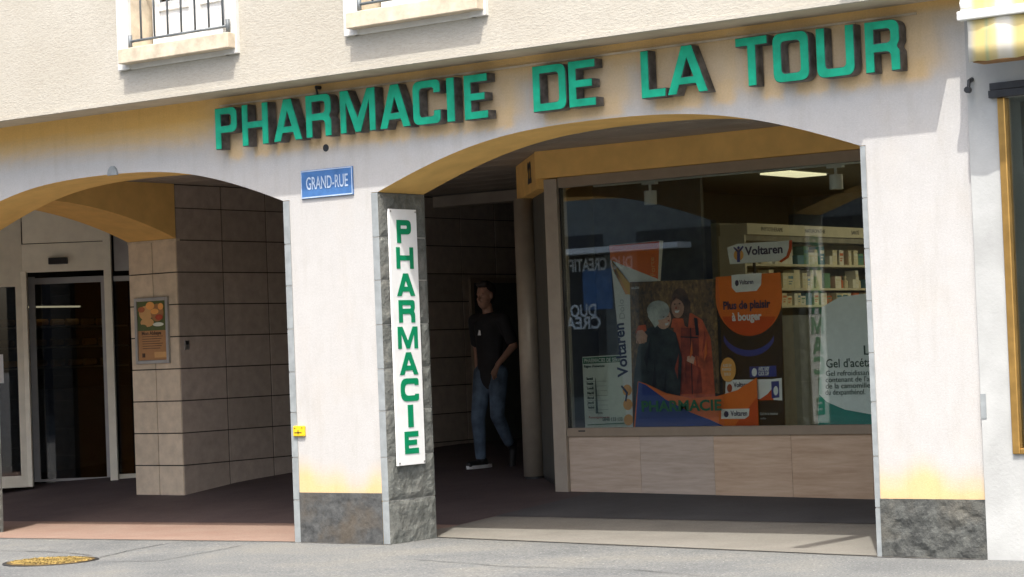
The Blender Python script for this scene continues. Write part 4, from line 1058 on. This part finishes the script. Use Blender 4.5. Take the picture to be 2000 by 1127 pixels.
mb = MB(); mb.wallbox((-6.62, 2.83), (-6.70, 2.70), 1.25, 1.55, .03).wallbox((-6.72, 2.67), (-6.80, 2.54), 0.95, 1.35, .03); mb.obj('opening_card', M['whitepanel'], bk)
mb = MB(); mb.wallbox((-6.95, 2.30), (-9.6, 2.2), 2.25, CEIL - .003, .06).wallbox((-6.95, 2.30), (-9.6, 2.2), fz_, fz_ + .3, .06).wallbox((-6.93, 2.30), (-7.10, 2.295), fz_, 2.3, .065); mb.obj('window_wall', M['creamframe'], bk)
mb = MB(); mb.wallbox((-7.10, 2.30), (-9.6, 2.2), fz_ + .3, 2.25, .012); mb.obj('left_pane', M['darkglass'], bk)
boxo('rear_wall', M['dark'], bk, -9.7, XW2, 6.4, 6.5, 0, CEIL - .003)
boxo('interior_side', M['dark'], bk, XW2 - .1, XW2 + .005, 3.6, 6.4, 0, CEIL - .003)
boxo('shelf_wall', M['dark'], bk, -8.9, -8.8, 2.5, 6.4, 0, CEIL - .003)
ct = boxo('counter', M['shopwall'], bk, -8.0, -7.5, 4.2, 6.2, .1, 1.15)
for k, z in enumerate((1.38, 1.62, 1.86)): boxo('bread_shelf', M['shelf'], bk, -8.79, -8.5, 4.4, 6.38, z, z + .02)
bl = thing('bakery_strip_lamp', 'thin glowing strip lamp over the bread shelves behind the dark door', 'lamp', (-8.6, 5.4, 2.1))
boxo('tube', M['dimlight'], bl, -8.62, -8.58, 4.9, 5.7, 2.10, 2.12)
boxo('bracket', M['darkmetal'], bl, -8.80, -8.57, 5.38, 5.42, 2.121, 2.135)
for k in range(21):
    z = (1.4005, 1.6405, 1.8805)[k % 3]; y = 4.55 + (k // 3) * .25 + rr.uniform(-.03, .03)
    o = MB().tube((-8.66, y, z + .045), (-8.62, y + .15, z + .05), .042, .034, n=8).obj('bread_loaf', P['food' if k % 4 else 'amber'])
    tag(o, f'small bread loaf on the {("lowest", "middle", "top")[k % 3]} lit shelf behind the dark bakery door', 'bread', f'loaves on the {("lowest", "middle", "top")[k % 3]} bakery shelf')
wr = tag(fslab('x', M['whitepanel'], 250, 262, 627, 657, -.06, .006), '', '')
wr.name = 'opening_hours_card'; wr.parent = bk; 
for k_ in ('label', 'category'): del wr[k_]

# ------------------------------------------------------------------ neighbouring shop on the right
nb = thing('neighbour_building', 'pale rendered neighbouring shop with a brass framed window at the right edge', 'building', (7.5, -0.02, 0))
NX0 = 5.674; NY = -0.024
OX0, OX1, NZ0, NZ1 = 5.872, 8.2, 0.655, 2.80
mb = MB()
mb.box(NX0, OX0, NY, .3, 0.0, 9).box(OX1, 10.0, NY, .3, 0, 9).box(OX0, OX1, NY, .3, 0.0, NZ0).box(OX0, OX1, NY, .3, NZ1, 9)
mb.obj('wall', M['neighbor'], nb)
boxo('plinth_joint', M['black'], nb, NX0 + .01, 10, NY + .012, .2, -.05, 0.004)
mb = MB(); mb.box(OX0 + .001, OX0 + .05, NY - .02, NY + .05, NZ0, NZ1).box(OX0 + .05, OX1, NY - .02, NY + .05, NZ0, NZ0 + .035).box(OX1 - .05, OX1 - .001, NY - .02, NY + .05, NZ0 + .035, NZ1)
mb.obj('brass_frame', M['brass'], nb, bevel=.006)
boxo('window_pane', M['glass'], nb, OX0 + .05, OX1 - .05, NY + .02, NY + .026, NZ0 + .035, NZ1)
mb = MB(); mb.box(5.832, OX1 + .1, NY - .05, NY - .001, 2.80, 2.845).box(5.840, OX1 + .1, NY - .045, NY - .001, 2.847, 2.89)
mb.obj('shutter_box', M['darkmetal'], nb, bevel=.003)
boxo('display_backdrop', M['sill'], nb, OX0, OX1, .55, .6, .5, 2.9); boxo('display_floor', M['sill'], nb, OX0, OX1, .0, .55, .5, .64)
boxo('stone_insert', M['sawn'], nb, NX0 - .001, NX0 + .035, NY - .004, NY + .1, .87, 1.02)
boxo('back_mass', M['neighbor'], nb, NX0, 10.0, .62, 9, 0, 9)
hk = tag(MB().tube((5.712, -.03, 2.93), (5.712, -.07, 2.915), .014, n=8).tube((5.712, -.07, 2.92), (5.708, -.08, 2.865), .011, n=8).tube((5.708, -.07, 2.862), (5.708, -.10, 2.862), .020, n=10).obj('crank_eye', M['darkmetal']), 'small dark awning crank eye hanging below the striped awning', 'crank eye')
hk2 = None
aw = thing('awning', 'yellow and white striped awning with a white front bar over the neighbouring shop', 'awning', (7.0, -.2, 2.95))
M['stripes'] = wave_mat('yellow_striped_canvas', [(0, (.50,.41,.17)), (.18, (.51,.41,.16)), (.26, (.34,.37,.20)), (.33, (.50,.41,.18)), (.46, (.52,.45,.24)), (.54, (.56,.53,.44)), (.82, (.57,.55,.48)), (.92, (.52,.46,.27)), (1, (.50,.41,.17))], 3.9, (1, 0, 0))
AY = -.34
v = []; f = []; nx = 60
for j, (dy, z) in enumerate(((0.0, 3.243), (.004, 3.17), (-.003, 3.09), (.006, 2.995))):
    for i in range(nx + 1):
        x = 5.84 + i * 3.6 / nx; v.append((x, AY + dy + .008*math.sin(i*1.3 + j), z + (.004*math.sin(i*2.2) if j == 3 else 0)))
for j in range(3):
    for i in range(nx): f.append((j*(nx+1)+i, j*(nx+1)+i+1, (j+1)*(nx+1)+i+1, (j+1)*(nx+1)+i))
va = MB().add(v, f).obj('valance', M['stripes'], aw, smooth=True); so = va.modifiers.new('cloth', 'SOLIDIFY'); so.thickness = .003
MB().box(5.787, 9.5, AY - .03, AY + .03, 3.245, 3.30).obj('front_bar', M['trackwhite'], aw, bevel=.008)
MB().tube((5.80, AY + .02, 3.345), (5.87, AY + .02, 3.345), .032, n=16).obj('end_cap', M['trackwhite'], aw, bevel=.006)
MB().add([(5.80,AY,3.302),(9.5,AY,3.302),(9.5,-.315,3.62),(5.80,-.315,3.62)], [(0,1,2,3)]).obj('canopy', M['stripes'], aw)
M['brownlining'] = plain('brown_awning_lining', (0.26, 0.14, 0.05), .8)
boxo('lining', M['brownlining'], aw, 5.862, 9.4, AY + .012, AY + .16, 2.992, 3.0)
boxo('cassette', M['trackwhite'], aw, 5.70, 9.5, -.315, -.026, 3.60, 3.75)
# bracket arm high on the right that throws the slim shadow across the pier
br = thing('bracket_arm', 'flat steel sign bracket high on the wall above the right pier', 'bracket', (5.27, YU, 4.1))
boxo('arm', M['darkmetal'], br, 5.21, 5.335, -1.62, YU - .001, 4.06, 4.10); boxo('wall_plate', M['darkmetal'], br, 5.20, 5.345, YU - .012, YU - .0005, 3.98, 4.18)

# ------------------------------------------------------------------ houses across the street (seen only in reflections)
op = thing('opposite_house', 'shaded house across the street mirrored in the shop window', 'building', (-10, -17, 0))
boxo('wall', M['shopwall'], op, -34, 4, -24, -17, -.1, 9)
def rhit(u, v, Y=-16.99):
    q = onY(u, v, YG); d = _ray(u, v); d = np.array([d[0], -d[1], d[2]]); return q + d * ((Y - q[1]) / d[1])
for k in range(9):
    x = -33 + k * 4.1
    boxo('shop_window', M['dark'], op, x, x + 3.3, -17.0, -16.985, .4, 3.6)
    for q in range(2): boxo('window', M['dark'], op, x + q*1.9, x + q*1.9 + 1.1, -17.0, -16.985, 4.9, 6.8)
t1 = rhit(1172, 517); t2 = rhit(1138, 608); t3 = rhit(1138, 632)
lettering('DUO CREATIF', .34, M['whitepanel'], op, (t1[0], -16.97, t1[2]), R=BACKF, align='CENTER', bold=.008, width=1.5)
lettering('DUO', .34, M['whitepanel'], op, (t2[0], -16.97, t2[2]), R=BACKF, align='CENTER', bold=.008, width=.62)
lettering('CREA', .34, M['whitepanel'], op, (t3[0], -16.97, t3[2]), R=BACKF, align='CENTER', bold=.008, width=.85)
a_ = rhit(1165, 560); boxo('shop_poster', M['blueenamel'], op, a_[0] - .35, a_[0] + .35, -16.98, -16.975, a_[2] - .45, a_[2] + .35)
a_ = rhit(1180, 490); boxo('awning_edge', M['whitepanel'], op, a_[0] - 4, a_[0] + 2, -16.98, -16.5, a_[2] - .05, a_[2] + .06)

# ------------------------------------------------------------------ person walking out of the passage
PX, PY = -1.91, 5.01; PZ0 = floor_z(PX, PY) + .010
def blob(parts, name, mat, parent, vox=.011, smooth=4):
    bm = bmesh.new()
    for a, b, ra, rb, *fl_ in parts:
        a = Vector(a); b = Vector(b); n = max(2, int((b-a).length / (min(ra, rb) * .35)) + 1)
        for i in range(n + 1):
            t = i / n; r = ra + (rb - ra) * t; c = a.lerp(b, t)
            sc = fl_[0] if fl_ else (1, 1, 1)
            bmesh.ops.create_icosphere(bm, subdivisions=2, radius=1.0, matrix=Matrix.Translation(c) @ Matrix.Diagonal((r*sc[0], r*sc[1], r*sc[2], 1)))
    me = bpy.data.meshes.new(name); bm.to_mesh(me); bm.free()
    o = bpy.data.objects.new(name, me); col.objects.link(o)
    rmd = o.modifiers.new('r', 'REMESH'); rmd.mode = 'VOXEL'; rmd.voxel_size = vox
    s_ = o.modifiers.new('s', 'SMOOTH'); s_.iterations = smooth; s_.factor = .5
    dg = bpy.context.evaluated_depsgraph_get(); me2 = bpy.data.meshes.new_from_object(o.evaluated_get(dg), depsgraph=dg)
    bpy.data.objects.remove(o); bpy.data.meshes.remove(me)
    for p in me2.polygons: p.use_smooth = True
    me2.name = name; me2.transform(Matrix.Translation((PX, PY, PZ0)) )
    return obj(name, me2, mat, parent)
# local frame: faces -Y, person's left is +X
hipR, hipL = (-.09, 0, .93), (.09, .01, .93)
kneeR, ankR = (-.10, -.10, .50), (-.10, -.08, .09)
kneeL, ankL = (.10, -.05, .52), (.09, .15, .23)
shR, shL = (-.185, .02, 1.46), (.185, -.01, 1.46)
elR, wrR = (-.25, .12, 1.19), (-.21, .06, .96)
elL, wrL = (.27, .04, 1.20), (.20, -.14, 1.02)
pe = thing('person', 'person in black tee and blue jeans walking in the dark passage', 'person', (PX, PY, PZ0))
M['skin'] = plain('skin', (.30, .17, .12), .55, var=.05); M['tee'] = plain('black_cotton', (.014, .014, .016), .85, var=.15, bmp=.2); M['jeans'] = plain('washed_denim', (.085, .125, .18), .85, var=.3, scale=7, bmp=.2)
M['hairm'] = plain('dark_hair', (.022, .017, .014), .6, var=.2); M['sole'] = plain('white_sole', (.7, .7, .7), .6); M['shoe'] = plain('black_shoe', (.015, .015, .016), .6)
HX, HY, HZ = -.01, -.035, 1.70                                            # head centre
V = Vector
def hand(w, d, side):
    w = V(w); d = V(d).normalized(); sx = V((side, 0, 0)); out = []
    palm = w + d * .085
    out.append((w, palm, .027, .034, (.75, 1, 1)))
    fw = V((0, 1, 0))
    for k, (o_, L_) in enumerate(((-.027, .07), (-.009, .082), (.009, .077), (.026, .06))):
        b0 = palm + fw * o_; b1 = b0 + d * L_ * .5 + sx * -.006; b2 = b1 + d * L_ * .4 + sx * -.022
        out += [(b0, b1, .0095, .0088), (b1, b2, .0088, .0075)]
    t0 = w + d * .03 + fw * -.026; t1 = t0 + d * .035 + fw * -.022; t2 = t1 + d * .03 + fw * -.004
    out += [(t0, t1, .012, .010), (t1, t2, .010, .0085)]
    return out
body = [((0,.0,.95),(0,.0,1.05),.13,.12,(1,.72,1)), ((0,0,1.05),(0,0,1.38),.12,.145,(1,.66,1)), (shR, shL, .065, .065), ((0,.02,1.44),(HX,HY+.03,1.60),.062,.054),
        ((HX,HY+.012,HZ+.03),(HX,HY+.012,HZ+.035),.098,.098,(.78,.98,1.12)), ((HX,HY-.02,HZ-.05),(HX,HY-.025,HZ-.075),.07,.055,(.86,1,1)), ((HX,HY-.085,HZ-.005),(HX,HY-.105,HZ-.03),.012,.018),
        ((HX-.03,HY-.075,HZ+.02),(HX-.03,HY-.076,HZ+.02),.013,.013), ((HX+.03,HY-.075,HZ+.02),(HX+.03,HY-.076,HZ+.02),.013,.013), ((HX-.018,HY-.083,HZ-.062),(HX+.018,HY-.083,HZ-.062),.009,.009),
        ((HX-.079,HY+.015,HZ+.02),(HX-.079,HY+.02,HZ-.015),.02,.014,(.5,1,1)), ((HX+.079,HY+.015,HZ+.02),(HX+.079,HY+.02,HZ-.015),.02,.014,(.5,1,1)),
        (shR, elR, .052, .041), (elR, wrR, .040, .027), (shL, elL, .052, .041), (elL, wrL, .040, .027),
        (hipR, kneeR, .085, .055), (kneeR, ankR, .055, .036), (hipL, kneeL, .085, .055), (kneeL, ankL, .055, .036)]
body += hand(wrR, V((.05, -.05, -1)), 1) + hand(wrL, V((-.25, -.35, -1)), -1)
blob(body, 'body', M['skin'], pe, .0085, 3)
tee = blob([((0,0,.90),(0,0,1.06),.155,.145,(1,.72,1)), ((0,0,1.06),(0,.0,1.38),.145,.168,(1,.68,1)), ((-.15,.02,1.46),(.15,-.01,1.46),.075,.075), ((0,.015,1.46),(0,.01,1.50),.075,.066),
      (shR, V(shR).lerp(V(elR), .75), .074, .066), (shL, V(shL).lerp(V(elL), .75), .074, .066)], 'tee_shirt', M['tee'], pe, .011, 4)
mb = MB(); mb.add([(PX-.045, PY-.126, PZ0+1.315), (PX-.005, PY-.126, PZ0+1.315), (PX-.012, PY-.124, PZ0+1.36), (PX-.03, PY-.124, PZ0+1.37)], [(0,1,2,3)]); mb.obj('chest_print', M['whitepanel'], tee)
blob([((0,.01,.90),(0,.01,.98),.142,.135,(1,.75,1)), (hipR, kneeR, .105, .074), (kneeR, (-.10,-.08,.12), .074, .056), (hipL, kneeL, .105, .074), (kneeL, V(kneeL).lerp(V(ankL), .92), .074, .056)], 'jeans', M['jeans'], pe, .011, 4)
def shoe(a, toe, nm):
    s1 = blob([(V(a) + V((0,.03,-.02)), V(a) + V((0,0,-.02)), .05, .05), (V(a) + V((0,.05,-.045)), V(toe), .045, .038, (.95, 1, .95))], nm, M['shoe'], pe, .009, 3); return s1
s1 = shoe(ankR, (-.10, -.27, .043), 'shoe')
mb = MB(); o8 = [(PX-.10+.05*math.cos(t), PY-.11+.20*math.sin(t)) for t in np.linspace(0, 2*math.pi, 20, endpoint=False)]
mb.add([(x, y, PZ0+.001) for x, y in o8] + [(x, y, PZ0+.034) for x, y in o8], [tuple(range(19,-1,-1)), tuple(range(20,40))] + [(i, (i+1)%20, 20+(i+1)%20, 20+i) for i in range(20)]).obj('sole', M['sole'], s1)
blob([(V(ankL) + V((0,.02,.0)), V(ankL) + V((0,.05,-.02)), .05, .05), (V(ankL) + V((0,.06,-.01)), V(ankL) + V((0,.03,-.22)), .045, .036)], 'shoe', M['shoe'], pe, .009, 3)
blob([((HX,HY+.035,HZ+.065),(HX,HY+.05,HZ+.06),.103,.100,(.82,1,.92)), ((HX,HY+.06,HZ+.0),(HX,HY+.055,HZ-.03),.075,.06,(.95,.8,1)), ((HX,HY-.055,HZ+.115),(HX+.02,HY-.045,HZ+.125),.045,.045,(1.3,.8,.7))], 'hair', M['hairm'], pe, .010, 2)

for o in bpy.data.objects:
    if '_o' in o: del o['_o']
